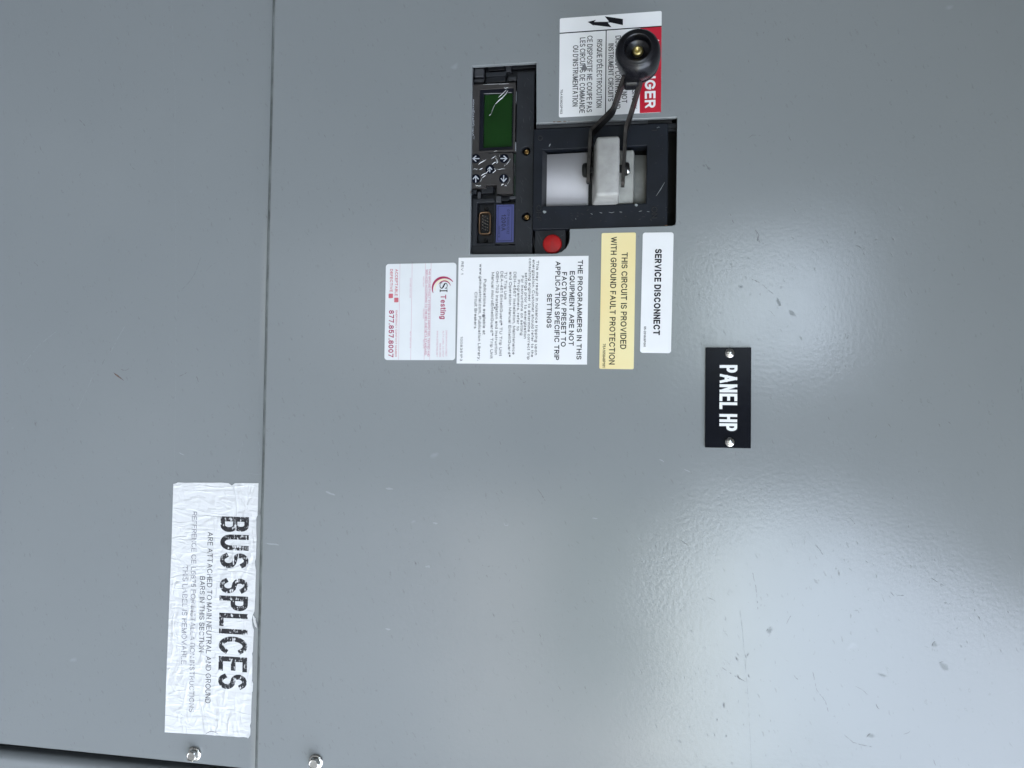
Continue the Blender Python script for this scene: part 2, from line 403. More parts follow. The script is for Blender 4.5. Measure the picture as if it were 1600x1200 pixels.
# lettering: a plain grotesque drawn with strokes of even weight (heights in cap heights)
def arc_(cx, cy, rx, ry, a0, a1, n=9):
    return [(cx + rx * math.cos(rad(a0 + (a1 - a0) * k / n)), cy + ry * math.sin(rad(a0 + (a1 - a0) * k / n))) for k in range(n + 1)]
X_ = .73
def bowl(cx, rx): return arc_(cx, X_ / 2, rx, X_ / 2, 0, 360, 16)
GL = {
    'A': (.84, [[(0, 0), (.42, 1), (.84, 0)], [(.15, .34), (.69, .34)]]),
    'B': (.66, [[(0, 0), (0, 1)], [(0, 1), (.38, 1)] + arc_(.38, .76, .24, .24, 90, -90) + [(0, .52)], [(.38, .52)] + arc_(.40, .26, .26, .26, 90, -90) + [(0, 0)]]),
    'C': (.80, [arc_(.43, .5, .43, .5, 40, 320, 16)]),
    'D': (.74, [[(0, 0), (0, 1), (.32, 1)] + arc_(.32, .5, .42, .5, 90, -90, 12) + [(0, 0)]]),
    'E': (.60, [[(.6, 1), (0, 1), (0, 0), (.6, 0)], [(0, .52), (.55, .52)]]),
    'F': (.55, [[(.55, 1), (0, 1), (0, 0)], [(0, .5), (.47, .5)]]),
    'G': (.86, [arc_(.43, .5, .43, .5, 40, 325, 16) + [(.84, .47), (.5, .47)]]),
    'H': (.68, [[(0, 0), (0, 1)], [(.68, 0), (.68, 1)], [(0, .52), (.68, .52)]]),
    'I': (0, [[(0, 0), (0, 1)]]),
    'J': (.46, [[(.46, 1), (.46, .24)] + arc_(.23, .24, .23, .24, 0, -170)]),
    'K': (.66, [[(0, 0), (0, 1)], [(.62, 1), (0, .34)], [(.22, .56), (.66, 0)]]),
    'L': (.52, [[(0, 1), (0, 0), (.52, 0)]]),
    'M': (.80, [[(0, 0), (0, 1), (.4, .08), (.8, 1), (.8, 0)]]),
    'N': (.68, [[(0, 0), (0, 1), (.68, 0), (.68, 1)]]),
    'O': (.90, [arc_(.45, .5, .45, .5, 0, 360, 20)]),
    'P': (.62, [[(0, 0), (0, 1), (.36, 1)] + arc_(.36, .735, .26, .265, 90, -90) + [(0, .47)]]),
    'Q': (.90, [arc_(.45, .5, .45, .5, 0, 360, 20), [(.56, .24), (.88, -.02)]]),
    'R': (.66, [[(0, 0), (0, 1), (.38, 1)] + arc_(.38, .745, .26, .255, 90, -90) + [(0, .49)], [(.36, .49), (.66, 0)]]),
    'S': (.66, [arc_(.33, .755, .31, .245, 25, 270, 10) + arc_(.33, .26, .33, .26, 88, -155, 10)]),
    'T': (.72, [[(0, 1), (.72, 1)], [(.36, 1), (.36, 0)]]),
    'U': (.68, [[(0, 1), (0, .33)] + arc_(.34, .33, .34, .33, 180, 360, 12) + [(.68, 1)]]),
    'V': (.80, [[(0, 1), (.4, 0), (.8, 1)]]),
    'W': (1.16, [[(0, 1), (.3, 0), (.58, .95), (.86, 0), (1.16, 1)]]),
    'X': (.74, [[(0, 0), (.74, 1)], [(0, 1), (.74, 0)]]),
    'Y': (.76, [[(0, 1), (.38, .42), (.76, 1)], [(.38, .42), (.38, 0)]]),
    'Z': (.66, [[(0, 1), (.66, 1), (0, 0), (.66, 0)]]),
    '0': (.56, [arc_(.28, .5, .28, .5, 0, 360, 16)]), '1': (.30, [[(0, .76), (.26, 1), (.26, 0)]]),
    '2': (.56, [arc_(.28, .73, .27, .27, 165, -40, 9) + [(0, 0), (.56, 0)]]),
    '3': (.56, [arc_(.27, .75, .25, .25, 150, -90, 9) + arc_(.28, .25, .28, .26, 90, -155, 9)]),
    '4': (.58, [[(.44, 0), (.44, 1), (0, .28), (.58, .28)]]),
    '5': (.56, [[(.5, 1), (.09, 1), (.04, .5)] + arc_(.28, .33, .28, .33, 125, -150, 11)]),
    '6': (.56, [arc_(.29, .74, .25, .26, 35, 150, 6) + arc_(.28, .32, .28, .32, 180, 540, 14)]),
    '7': (.56, [[(0, 1), (.56, 1), (.2, 0)]]),
    '8': (.56, [arc_(.28, .76, .24, .24, -90, 270, 14), arc_(.28, .26, .28, .26, 90, 450, 14)]),
    '9': (.56, [arc_(.27, .26, .25, .26, 215, 330, 6) + arc_(.28, .68, .28, .32, 0, 360, 14)]),
    '.': (0, [[(0, 0), (0, .03)]]), ',': (.06, [[(.06, .04), (0, -.14)]]), "'": (0, [[(0, 1), (0, .78)]]), '-': (.28, [[(0, .4), (.28, .4)]]),
    '_': (.3, [[(0, .3), (.3, .3)]]),
    'a': (.44, [[(0, .60)] + arc_(.22, .52, .21, .21, 130, 0, 6) + [(.43, 0)], arc_(.21, .21, .21, .21, 40, 320, 12)]),
    'b': (.48, [[(0, 0), (0, 1)], bowl(.24, .24)]), 'c': (.44, [arc_(.24, X_ / 2, .24, X_ / 2, 40, 320, 12)]),
    'd': (.48, [[(.48, 0), (.48, 1)], bowl(.24, .24)]),
    'e': (.48, [[(.02, .4), (.47, .4)] + arc_(.24, X_ / 2, .24, X_ / 2, 8, 315, 14)]),
    'f': (.28, [[(.28, 1)] + arc_(.24, .82, .13, .18, 100, 180, 4) + [(.11, 0)], [(0, .70), (.26, .70)]]),
    'g': (.48, [bowl(.24, .24), [(.48, .72), (.48, -.1)] + arc_(.24, -.08, .24, .2, 0, -150, 7)]),
    'h': (.44, [[(0, 0), (0, 1)], [(0, .45)] + arc_(.22, .5, .22, .23, 180, 0, 8) + [(.44, 0)]]),
    'i': (0, [[(0, 0), (0, .72)], [(0, .95), (0, 1)]]), 'j': (.1, [[(.1, .72), (.1, -.2), (0, -.26)], [(.1, .95), (.1, 1)]]),
    'k': (.42, [[(0, 0), (0, 1)], [(.4, .72), (0, .3)], [(.15, .45), (.43, 0)]]), 'l': (0, [[(0, 0), (0, 1)]]),
    'm': (.72, [[(0, 0), (0, .72)], [(0, .5)] + arc_(.18, .55, .18, .18, 180, 0, 6) + [(.36, 0)], [(.36, .5)] + arc_(.54, .55, .18, .18, 180, 0, 6) + [(.72, 0)]]),
    'n': (.44, [[(0, 0), (0, .72)], [(0, .45)] + arc_(.22, .5, .22, .23, 180, 0, 8) + [(.44, 0)]]),
    'o': (.50, [bowl(.25, .25)]), 'p': (.48, [[(0, -.27), (0, .72)], bowl(.24, .24)]), 'q': (.48, [[(.48, -.27), (.48, .72)], bowl(.24, .24)]),
    'r': (.26, [[(0, 0), (0, .72)], [(0, .42)] + arc_(.24, .48, .24, .25, 180, 90, 5)]),
    's': (.42, [arc_(.21, .545, .19, .175, 25, 270, 8) + arc_(.21, .185, .21, .185, 88, -155, 8)]),
    't': (.26, [[(.1, .95), (.1, .15)] + arc_(.22, .13, .12, .13, 180, 280, 4), [(0, .70), (.25, .70)]]),
    'u': (.44, [[(0, .72), (0, .23)] + arc_(.22, .23, .22, .23, 180, 360, 8) + [(.44, .72)], [(.44, .3), (.44, 0)]]),
    'v': (.46, [[(0, .72), (.23, 0), (.46, .72)]]), 'w': (.7, [[(0, .72), (.18, 0), (.35, .68), (.52, 0), (.7, .72)]]),
    'x': (.44, [[(0, 0), (.44, .72)], [(0, .72), (.44, 0)]]), 'y': (.46, [[(0, .72), (.23, .05)], [(.46, .72), (.14, -.27), (0, -.27)]]), 'z': (.42, [[(0, .72), (.42, .72), (0, 0), (.42, 0)]]),
    '®': (.5, [arc_(.25, .72, .25, .25, 0, 360, 14), [(.18, .6), (.18, .84), (.3, .8), (.2, .72), (.32, .6)]]),
    '™': (.62, [[(0, 1), (.26, 1)], [(.13, 1), (.13, .62)], [(.36, .62), (.36, 1), (.49, .7), (.62, 1), (.62, .62)]]),
}
GL['É'] = (GL['E'][0], GL['E'][1] + [[(.22, 1.16), (.42, 1.30)]])

def split_sharp(st):
    """cut a stroke at its sharp corners (the apexes of A, M, N, V ...)"""
    st = [p for i, p in enumerate(st) if i == 0 or math.hypot(p[0] - st[i - 1][0], p[1] - st[i - 1][1]) > 1e-4]
    out, cur = [], [st[0]]
    for i in range(1, len(st)):
        cur.append(st[i])
        if i < len(st) - 1:
            a, b, c = st[i - 1], st[i], st[i + 1]
            d0, d1 = (b[0] - a[0], b[1] - a[1]), (c[0] - b[0], c[1] - b[1])
            if d0[0] * d1[0] + d0[1] * d1[1] < -.15 * math.hypot(*d0) * math.hypot(*d1):
                out.append(cur); cur = [b]
    out.append(cur)
    return out
SPLIT = {k: [q for st in v[1] for q in split_sharp(st)] for k, v in GL.items()}

def stroke_poly(pts, sw):
    """quads of one stroke with mitred joins and square ends"""
    closed = math.hypot(pts[0][0] - pts[-1][0], pts[0][1] - pts[-1][1]) < 1e-9 and len(pts) > 3
    p = pts[:-1] if closed else list(pts)
    n = len(p); h = sw / 2; Lp, Rp = [], []
    def unit(a, b):
        dx, dy = b[0] - a[0], b[1] - a[1]; l = math.hypot(dx, dy) or 1e-12
        return dx / l, dy / l
    for i in range(n):
        if closed: d0, d1 = unit(p[i - 1], p[i]), unit(p[i], p[(i + 1) % n])
        else:
            d0 = unit(p[max(0, i - 1)], p[max(1, i)]); d1 = unit(p[min(n - 2, i)], p[min(n - 1, i + 1)])
        nx, ny = -(d0[1] + d1[1]), d0[0] + d1[0]
        l = math.hypot(nx, ny)
        if l < 1e-6: nx, ny, l = -d0[1], d0[0], 1
        nx, ny = nx / l, ny / l
        k = h / max(.3, abs(nx * -d0[1] + ny * d0[0]))
        x, y = p[i]
        if not closed and i == 0: x, y = x - d1[0] * h, y - d1[1] * h
        if not closed and i == n - 1: x, y = x + d0[0] * h, y + d0[1] * h
        Lp.append((x + nx * k, y + ny * k)); Rp.append((x - nx * k, y - ny * k))
    m = n if closed else n - 1
    return Lp + Rp, [(n + i, n + (i + 1) % n, (i + 1) % n, i) for i in range(m)]

def lettering(name, parent, frame, lines, z, m, depth=0.0, zo=0.0):
    """lines: (text, x of the baseline, x of the cap line, y of the start, y of the end, weight) in photograph pixels"""
    verts, faces, mi = [], [], []
    ms = []
    for ln in lines:
        s, xb, xt, y0, y1 = ln[:5]
        bold = ln[5] if len(ln) > 5 else 0.0
        wt = (.125 + min(bold, .045) * 2.9) if abs(xt - xb) > 6 else .16 + min(bold, .04)
        mm = ln[6] if len(ln) > 6 else m
        if mm not in ms: ms.append(mm)
        mx, my = (xb + xt) / 2, (y0 + y1) / 2
        lx0, lx1 = frame.p(mx, y0, z + zo)[0], frame.p(mx, y1, z + zo)[0]
        ly0, ly1 = frame.p(xb, my, z + zo)[1], frame.p(xt, my, z + zo)[1]
        H_, W = ly1 - ly0, lx1 - lx0
        sw = wt * H_
        gap = .3
        for _ in range(4):
            x = 0.0; place = []
            for ch in s:
                if ch == ' ': x += .30 + .35 * gap; continue
                place.append((ch, x)); x += GL[ch][0] + gap
            tot = max(1e-6, place[-1][1] + GL[place[-1][0]][0])
            xs = (W - sw) / tot
            gap = .17 + sw / xs * .95
        hs = H_ - sw
        lift = 0
        for ch, gx in place:
            for st in SPLIT[ch]:
                q = [(lx0 + sw / 2 + (gx + X) * xs, ly0 + sw / 2 + Y * hs) for X, Y in st]
                vs, fs = stroke_poly(q, sw)
                if ch.isupper() and ch not in 'QÉ' or ch.isdigit():
                    xa_, xb_ = lx0 + gx * xs, lx0 + sw + (gx + GL[ch][0]) * xs
                    vs = [(min(max(a, xa_), xb_), min(max(b_, ly0), ly1)) for a, b_ in vs]
                o = len(verts)
                lift = (lift + 1) % 6
                half = len(vs) // 2      # the stroke climbs a hair along its length, so where it crosses itself nothing is coplanar
                verts += [(a, b_, z + lift * 5e-6 + 4e-6 * (i % half) / half) for i, (a, b_) in enumerate(vs)]
                faces += [tuple(o + i for i in f) for f in fs]; mi += [ms.index(mm)] * len(fs)
    me = bpy.data.meshes.new(name)
    if depth:
        n = len(verts)
        allv = verts + [(a, b_, c + depth) for a, b_, c in verts]
        allf = []
        for f in faces:
            g_ = [i + n for i in f]
            allf.append(tuple(g_))
            for k in range(4): allf.append((f[k], f[(k + 1) % 4], g_[(k + 1) % 4], g_[k]))
        me.from_pydata(allv, [], allf)
    else:
        me.from_pydata(verts, [], faces)
        for p, i in zip(me.polygons, mi): p.material_index = i
    return obj(name, me, ms, parent)

def sticker_frame(tl, tr, br, bl, z=0.0):
    P = [at(*q, z) for q in (tl, tr, br, bl)]
    c = (P[0] + P[1] + P[2] + P[3]) / 4
    ex = (P[3] - P[0] + P[2] - P[1]) / 2        # image down = right
    ey = (P[1] - P[0] + P[2] - P[3]) / 2        # image right = up
    a = (math.atan2(ex.z, ex.x) + math.atan2(-ey.x, ey.z)) / 2
    return Frame(c, a), math.hypot(ex.x, ex.z), math.hypot(ey.x, ey.z)

LOW = -0.0050        # the lower cover's face, measured from the upper cover's
U = 0.0005          # about one photograph pixel on the face
MM = 0.001

# ------------------------------------------------------------------ surroundings added out of view: they shade the face and shape its reflections
def struct_box(name, x0, y0, z0, x1, y1, z1, m):
    bm = bmesh.new()
    box_bm(bm, x0, y0, z0, x1, y1, z1)
    o = obj(name, bm_mesh(bm, name), m)
    o['kind'] = 'structure'
    return o
bm = bmesh.new()
flat_bm(bm, [(-120, -120), (120, -120), (120, 120), (-120, 120)], 0)
g = obj('ground', bm_mesh(bm, 'ground'), 'concrete'); g['kind'] = 'structure'
struct_box('added_rear_wall', -6.0, 0.62, 0.0, 9.0, 0.9, 4.6, 'render')  # unseen wall, put in to keep the sun off the face
struct_box('added_canopy', -5.0, -2.75, 2.33, 0.44, 0.61, 2.47, 'soffit')  # added roof, sized to shade the face and edge its sky reflection
struct_box('added_side_wall', -0.83, -2.72, 0.0, -0.68, 0.61, 2.325, 'added_wall_dark')  # added out of view to darken the left of the face
struct_box('added_sky_blocker', 1.65, -2.75, 0.0, 1.80, -1.6, 2.6, 'render')  # added blocker, cuts sky light coming from the right
struct_box('standin_post', -0.15, -2.70, 0.0, 0.36, -2.40, 2.325, 'render')  # added column standing in for the mirrored person at the camera
struct_box('added_hedge', -20, -13.6, 0.0, 2.4, -12.4, 2.55, 'added_hedge')  # unseen block, added to close off low sky in the reflections
struct_box('added_low_hedge', 2.4, -13.6, 0.0, 5.2, -12.4, 1.95, 'added_hedge')  # lower step of the same added skyline
struct_box('added_far_wall', 2.6, -16.0, 0.0, 40, -15.6, 1.15, 'render')  # unseen, added as a low horizon for the reflections

# ------------------------------------------------------------------ the cabinet
FACE = Frame(at(800, 600))
cab = empty('switchgear_cabinet', FACE, 'grey enamelled steel switchgear cabinet front with two covers meeting at a seam', 'cabinet')
u_l = -0.60                                    # far left edge (off the top of the photograph)
u_e = FACE.p(150, 1181.5)[0]                   # right edge of the covers
v_s = FACE.p(415, 600)[1]                      # the seam
v_b, v_t = -1.20, 0.62

def extrude_profile(name, parent, prof, axis, a0, a1, m, smooth=False):
    """prof: closed polygon of (s, z); axis 'x': s is local y, swept along x; axis 'y': s is local x, swept along y"""
    bm = bmesh.new()
    def v(s, z, a): return bm.verts.new((a, s, z) if axis == 'x' else (s, a, z))
    A = [v(s, z, a0) for s, z in prof]; B = [v(s, z, a1) for s, z in prof]
    n = len(prof)
    for k in range(n):
        bm.faces.new((A[k], A[(k + 1) % n], B[(k + 1) % n], B[k]))
    bm.faces.new(A); bm.faces.new(B[::-1])
    return obj(name, bm_mesh(bm, name), m, parent)

# lower cover: lies a little deeper than the upper one and ends in a small rounded lip along the seam
pr = [(v_b, LOW)]
for k in range(0, 7):
    t = k / 6
    pr.append((v_s - 10.5 * MM + t * 6.0 * MM, LOW - .7 * MM * t * t))
pr += [(v_s - 4.5 * MM, -9.5 * MM), (v_b, -9.5 * MM)]
lower = extrude_profile('lower_cover', cab, pr, 'x', u_l, u_e, 'paint')
pr = [(v_s - 4.4 * MM, LOW - 1.1 * MM)]
for k in range(0, 9):
    a = rad(165 - 165 * k / 8)
    pr.append((v_s - 2.55 * MM + 1.75 * MM * math.cos(a), LOW - .75 * MM + 1.2 * MM * math.sin(a)))
pr += [(v_s - 0.80 * MM, -14 * MM), (v_s - 4.4 * MM, -14 * MM)]
lip = extrude_profile('seam_lip', cab, pr, 'x', u_l, u_e, 'lip_enamel')
lower['label'] = 'lower cover sheet with a rolled bead along the seam'

# upper cover with the breaker cutout
CUT = [(738, 103), (838, 97.3), (838, 192.6), (1058, 183), (1056, 346), (1055, 350.5), (1050, 352.6), (890, 357.5),
       (890, 372), (888.5, 380), (884, 387.5), (877.5, 393), (870, 395.8), (863, 396.2), (734.5, 397)]
cut = [FACE.p(*q) for q in CUT]
out = [(u_l, v_s + 0.5 * MM), (u_e, v_s + 0.5 * MM), (u_e, v_t), (u_l, v_t)]
upper = plate('upper_cover', cab, [out, cut], -4.2 * MM, 0.0, 'paint', 0.5 * MM)
upper['label'] = 'upper cover sheet with the stepped breaker cutout'
# the turned-back flange of the upper cover along the seam
extrude_profile('seam_flange', cab, [(v_s + 0.7 * MM, -4.3 * MM), (v_s + 2.4 * MM, -4.3 * MM), (v_s + 2.4 * MM, -16 * MM), (v_s + 0.7 * MM, -16 * MM)], 'x', u_l, u_e, 'paint')
# next section past the right edge, its edge rounded
g0 = u_e + 6.0 * MM
pr = []
for k in range(0, 9):
    a = rad(180 - 90 * k / 8)
    pr.append((g0 + 7 * MM + 7 * MM * math.cos(a), -8.5 * MM + 7 * MM * math.sin(a)))
pr += [(g0 + .35, -1.5 * MM), (g0 + .35, -25 * MM), (g0, -25 * MM)]
sc_ = extrude_profile('neighbouring_cover', cab, pr, 'y', v_b, v_t, 'paint')
# carcass behind the covers: back, sides, top and bottom sheets
bm = bmesh.new()
box_bm(bm, u_l, v_b, -.50, u_e + .35, v_t, -.49)
box_bm(bm, u_l, v_b, -.49, u_l + .003, v_t, -.030)
box_bm(bm, u_e + .30, v_b, -.49, u_e + .303, v_t, -.030)
box_bm(bm, u_l + .003, v_t - .003, -.49, u_e + .30, v_t, -.030)
box_bm(bm, u_l + .003, v_b, -.49, u_e + .30, v_b + .003, -.030)
obj('carcass', bm_mesh(bm, 'carcass'), 'void', cab)

# bolts
def bolt(px, py, spin, z=0.0):
    x, y = FACE.p(px, py, z)
    root = obj('bolt', lathe_me([(0, 0.05 * MM), (6.0 * MM, 0.05 * MM), (6.2 * MM, .5 * MM), (5.9 * MM, 1.1 * MM), (4.9 * MM, 1.7 * MM), (0, 1.8 * MM)], 28), 'steel', cab, True)
    root.location = (x, y, z)
    bm = bmesh.new()
    r = 4.75 * MM
    lo = [bm.verts.new((r * math.cos(spin + k * math.pi / 3), r * math.sin(spin + k * math.pi / 3), 1.5 * MM)) for k in range(6)]
    hi = [bm.verts.new((r * math.cos(spin + k * math.pi / 3), r * math.sin(spin + k * math.pi / 3), 5.6 * MM)) for k in range(6)]
    for k in range(6): bm.faces.new((lo[k], lo[(k + 1) % 6], hi[(k + 1) % 6], hi[k]))
    c1 = [bm.verts.new((3.75 * MM * math.cos(2 * math.pi * k / 24), 3.75 * MM * math.sin(2 * math.pi * k / 24), 6.2 * MM)) for k in range(24)]
    c2 = [bm.verts.new((3.3 * MM * math.cos(2 * math.pi * k / 24), 3.3 * MM * math.sin(2 * math.pi * k / 24), 6.2 * MM)) for k in range(24)]
    c3 = [bm.verts.new((3.0 * MM * math.cos(2 * math.pi * k / 24), 3.0 * MM * math.sin(2 * math.pi * k / 24), 5.95 * MM)) for k in range(24)]
    off = int(round(spin / (2 * math.pi) * 24))
    for k in range(6):
        s0 = (k * 4 + off)
        for j in range(4):
            a, b = c1[(s0 + j) % 24], c1[(s0 + j + 1) % 24]
            bm.faces.new((hi[k], a, b) if j < 2 else (hi[(k + 1) % 6], a, b))
        bm.faces.new((hi[k], c1[(s0 + 2) % 24], hi[(k + 1) % 6]))
    for A, B in ((c1, c2), (c2, c3)):
        for k in range(24): bm.faces.new((A[k], A[(k + 1) % 24], B[(k + 1) % 24], B[k]))
    bm.faces.new(c3)
    obj('hex_head', bm_mesh(bm, 'hex_head'), 'steel', root)
    return root
bolt(304.5, 1177.5, rad(15), LOW)
bolt(494, 1189.5, rad(30))

# scratches and chips one can point at
def scratches(name, parent, items, zf=0.0):
    z = zf + 0.03 * MM
    bm = bmesh.new(); ms = []
    for m, w, pts in items:
        if m not in ms: ms.append(m)
        q = [FACE.p(*p, zf) for p in pts]
        if len(q) == 2:
            q = [(q[0][0] + (q[1][0] - q[0][0]) * t / 4, q[0][1] + (q[1][1] - q[0][1]) * t / 4) for t in range(5)]
        if m in ('dent', 'chip') or (m == 'scratch_pale' and w > 1.5):
            c = (sum(a for a, _ in q) / len(q), sum(b for _, b in q) / len(q))
            L_ = math.hypot(q[-1][0] - q[0][0], q[-1][1] - q[0][1]) / 2 + .3 * U
            an = math.atan2(q[-1][1] - q[0][1], q[-1][0] - q[0][0])
            pts_ = []
            for k in range(14):
                t = 2 * math.pi * k / 14
                X, Y = L_ * math.cos(t) * random.uniform(.65, 1.15), w * U * .32 * math.sin(t) * random.uniform(.45, 1.2)
                pts_.append((c[0] + X * math.cos(an) - Y * math.sin(an), c[1] + X * math.sin(an) + Y * math.cos(an)))
            flat_bm(bm, pts_, z, ms.index(m))
            continue
        # ragged: short lengths of uneven width, wandering, with gaps
        fine = []
        for (xa, ya), (xb, yb) in zip(q, q[1:]):
            n = max(1, int(math.hypot(xb - xa, yb - ya) / (1.6 * U)))
            fine += [(xa + (xb - xa) * k / n + random.gauss(0, .16) * U, ya + (yb - ya) * k / n + random.gauss(0, .16) * U) for k in range(n)]
        fine.append(q[-1])
        i = 0
        while i < len(fine) - 1:
            n = random.randint(2, 7)
            seg = fine[i:i + n + 1]
            if len(seg) > 1: ribbon_bm(bm, seg, w * U * random.uniform(.35, .85), z + random.random() * 4e-6, ms.index(m))
            i += n + random.choice((0, 0, 1, 2, 3))
    o = obj(name, bm_mesh(bm, name), ms, parent)
    o['kind'] = 'stuff'
    return o
low_items = [
    ('scratch', 1.2, [(203, 255), (205, 260), (209, 264), (213, 266)]), ('scratch', 1.1, [(124, 187), (129, 192), (133, 197)]),
    ('scratch', 1.0, [(73, 49), (74, 53), (73, 56)]), ('scratch', 1.1, [(91, 81), (92, 85), (94, 88)]),
    ('scratch', 1.1, [(234, 34), (236, 37), (238, 39)]), ('scratch', 1.0, [(262, 138), (263, 142), (261, 146)]),
    ('scratch', 1.0, [(177, 130), (178, 134), (181, 137)]), ('scratch', 1.0, [(62, 228), (64, 234), (68, 239)]),
    ('scratch', 1.0, [(60, 268), (61, 272)]), ('scratch', 1.0, [(124, 275), (126, 271), (126, 278)]),
    ('scratch', 1.2, [(53, 410), (57, 413), (60, 417), (61, 419)]), ('scratch', 1.1, [(29, 425), (31, 427), (31, 431)]),
    ('scratch', 1.0, [(280, 588), (287, 585), (292, 582)]), ('scratch', 1.3, [(98, 576), (100, 572), (103, 571)]),
    ('scratch', 1.3, [(189, 577), (194, 579), (199, 578), (204, 574)]), ('scratch', 1.1, [(307, 588), (309, 593), (310, 597)]),
    ('scratch', 1.1, [(268, 619), (270, 623), (273, 619)]), ('scratch', 1.1, [(242, 590), (243, 594)]),
    ('scratch', 1.2, [(160, 569), (162, 564), (164, 561)]), ('scratch', 1.1, [(14, 1105), (16, 1108), (15, 1112)]),
    ('scratch', 1.0, [(149, 999), (152, 1002)]), ('scratch', 1.0, [(124, 1084), (126, 1085)]), ('scratch', 1.0, [(165, 490), (169, 487)]),
    ('scratch_soft', 1.8, [(314, 402), (309, 415), (304, 428), (298, 438), (290, 447), (279, 456)]),
    ('scratch_soft', 1.1, [(338, 410), (330, 415), (322, 424)]),
    ('chip', 3.6, [(177, 583), (181, 586), (185, 588), (190, 590), (193, 595)]),
    ('scratch', 1.1, [(177, 582), (184, 586), (190, 591), (193, 595)]),
    ('scratch_pale', .3, [(268, 0), (271, 80), (274, 160), (273, 260), (275, 400), (275, 560), (273, 700), (272, 750)]),
    ('scratch_pale', .7, [(195, 510), (185, 527), (173, 550)]), ('scratch_pale', .7, [(144, 590), (133, 615), (121, 640)]),
    ('scratch_pale', .6, [(88, 518), (60, 540), (36, 570)]), ('scratch_pale', .7, [(404, 690), (406, 712), (409, 730)]),
    ('scratch_pale', .6, [(380, 688), (374, 715), (370, 735)]), ('scratch_pale', .6, [(386, 739), (397, 741), (409, 741)]),
    ('scratch_pale', 2.2, [(279, 707), (283, 709), (288, 711)]), ('scratch_pale', .7, [(383, 640), (388, 641), (390, 643)]),
    ('scratch', 1.4, [(408.5, 798), (407, 802), (409, 806)]), ('scratch', .9, [(409.5, 792), (406, 798), (405, 803), (408.5, 806)]),
]
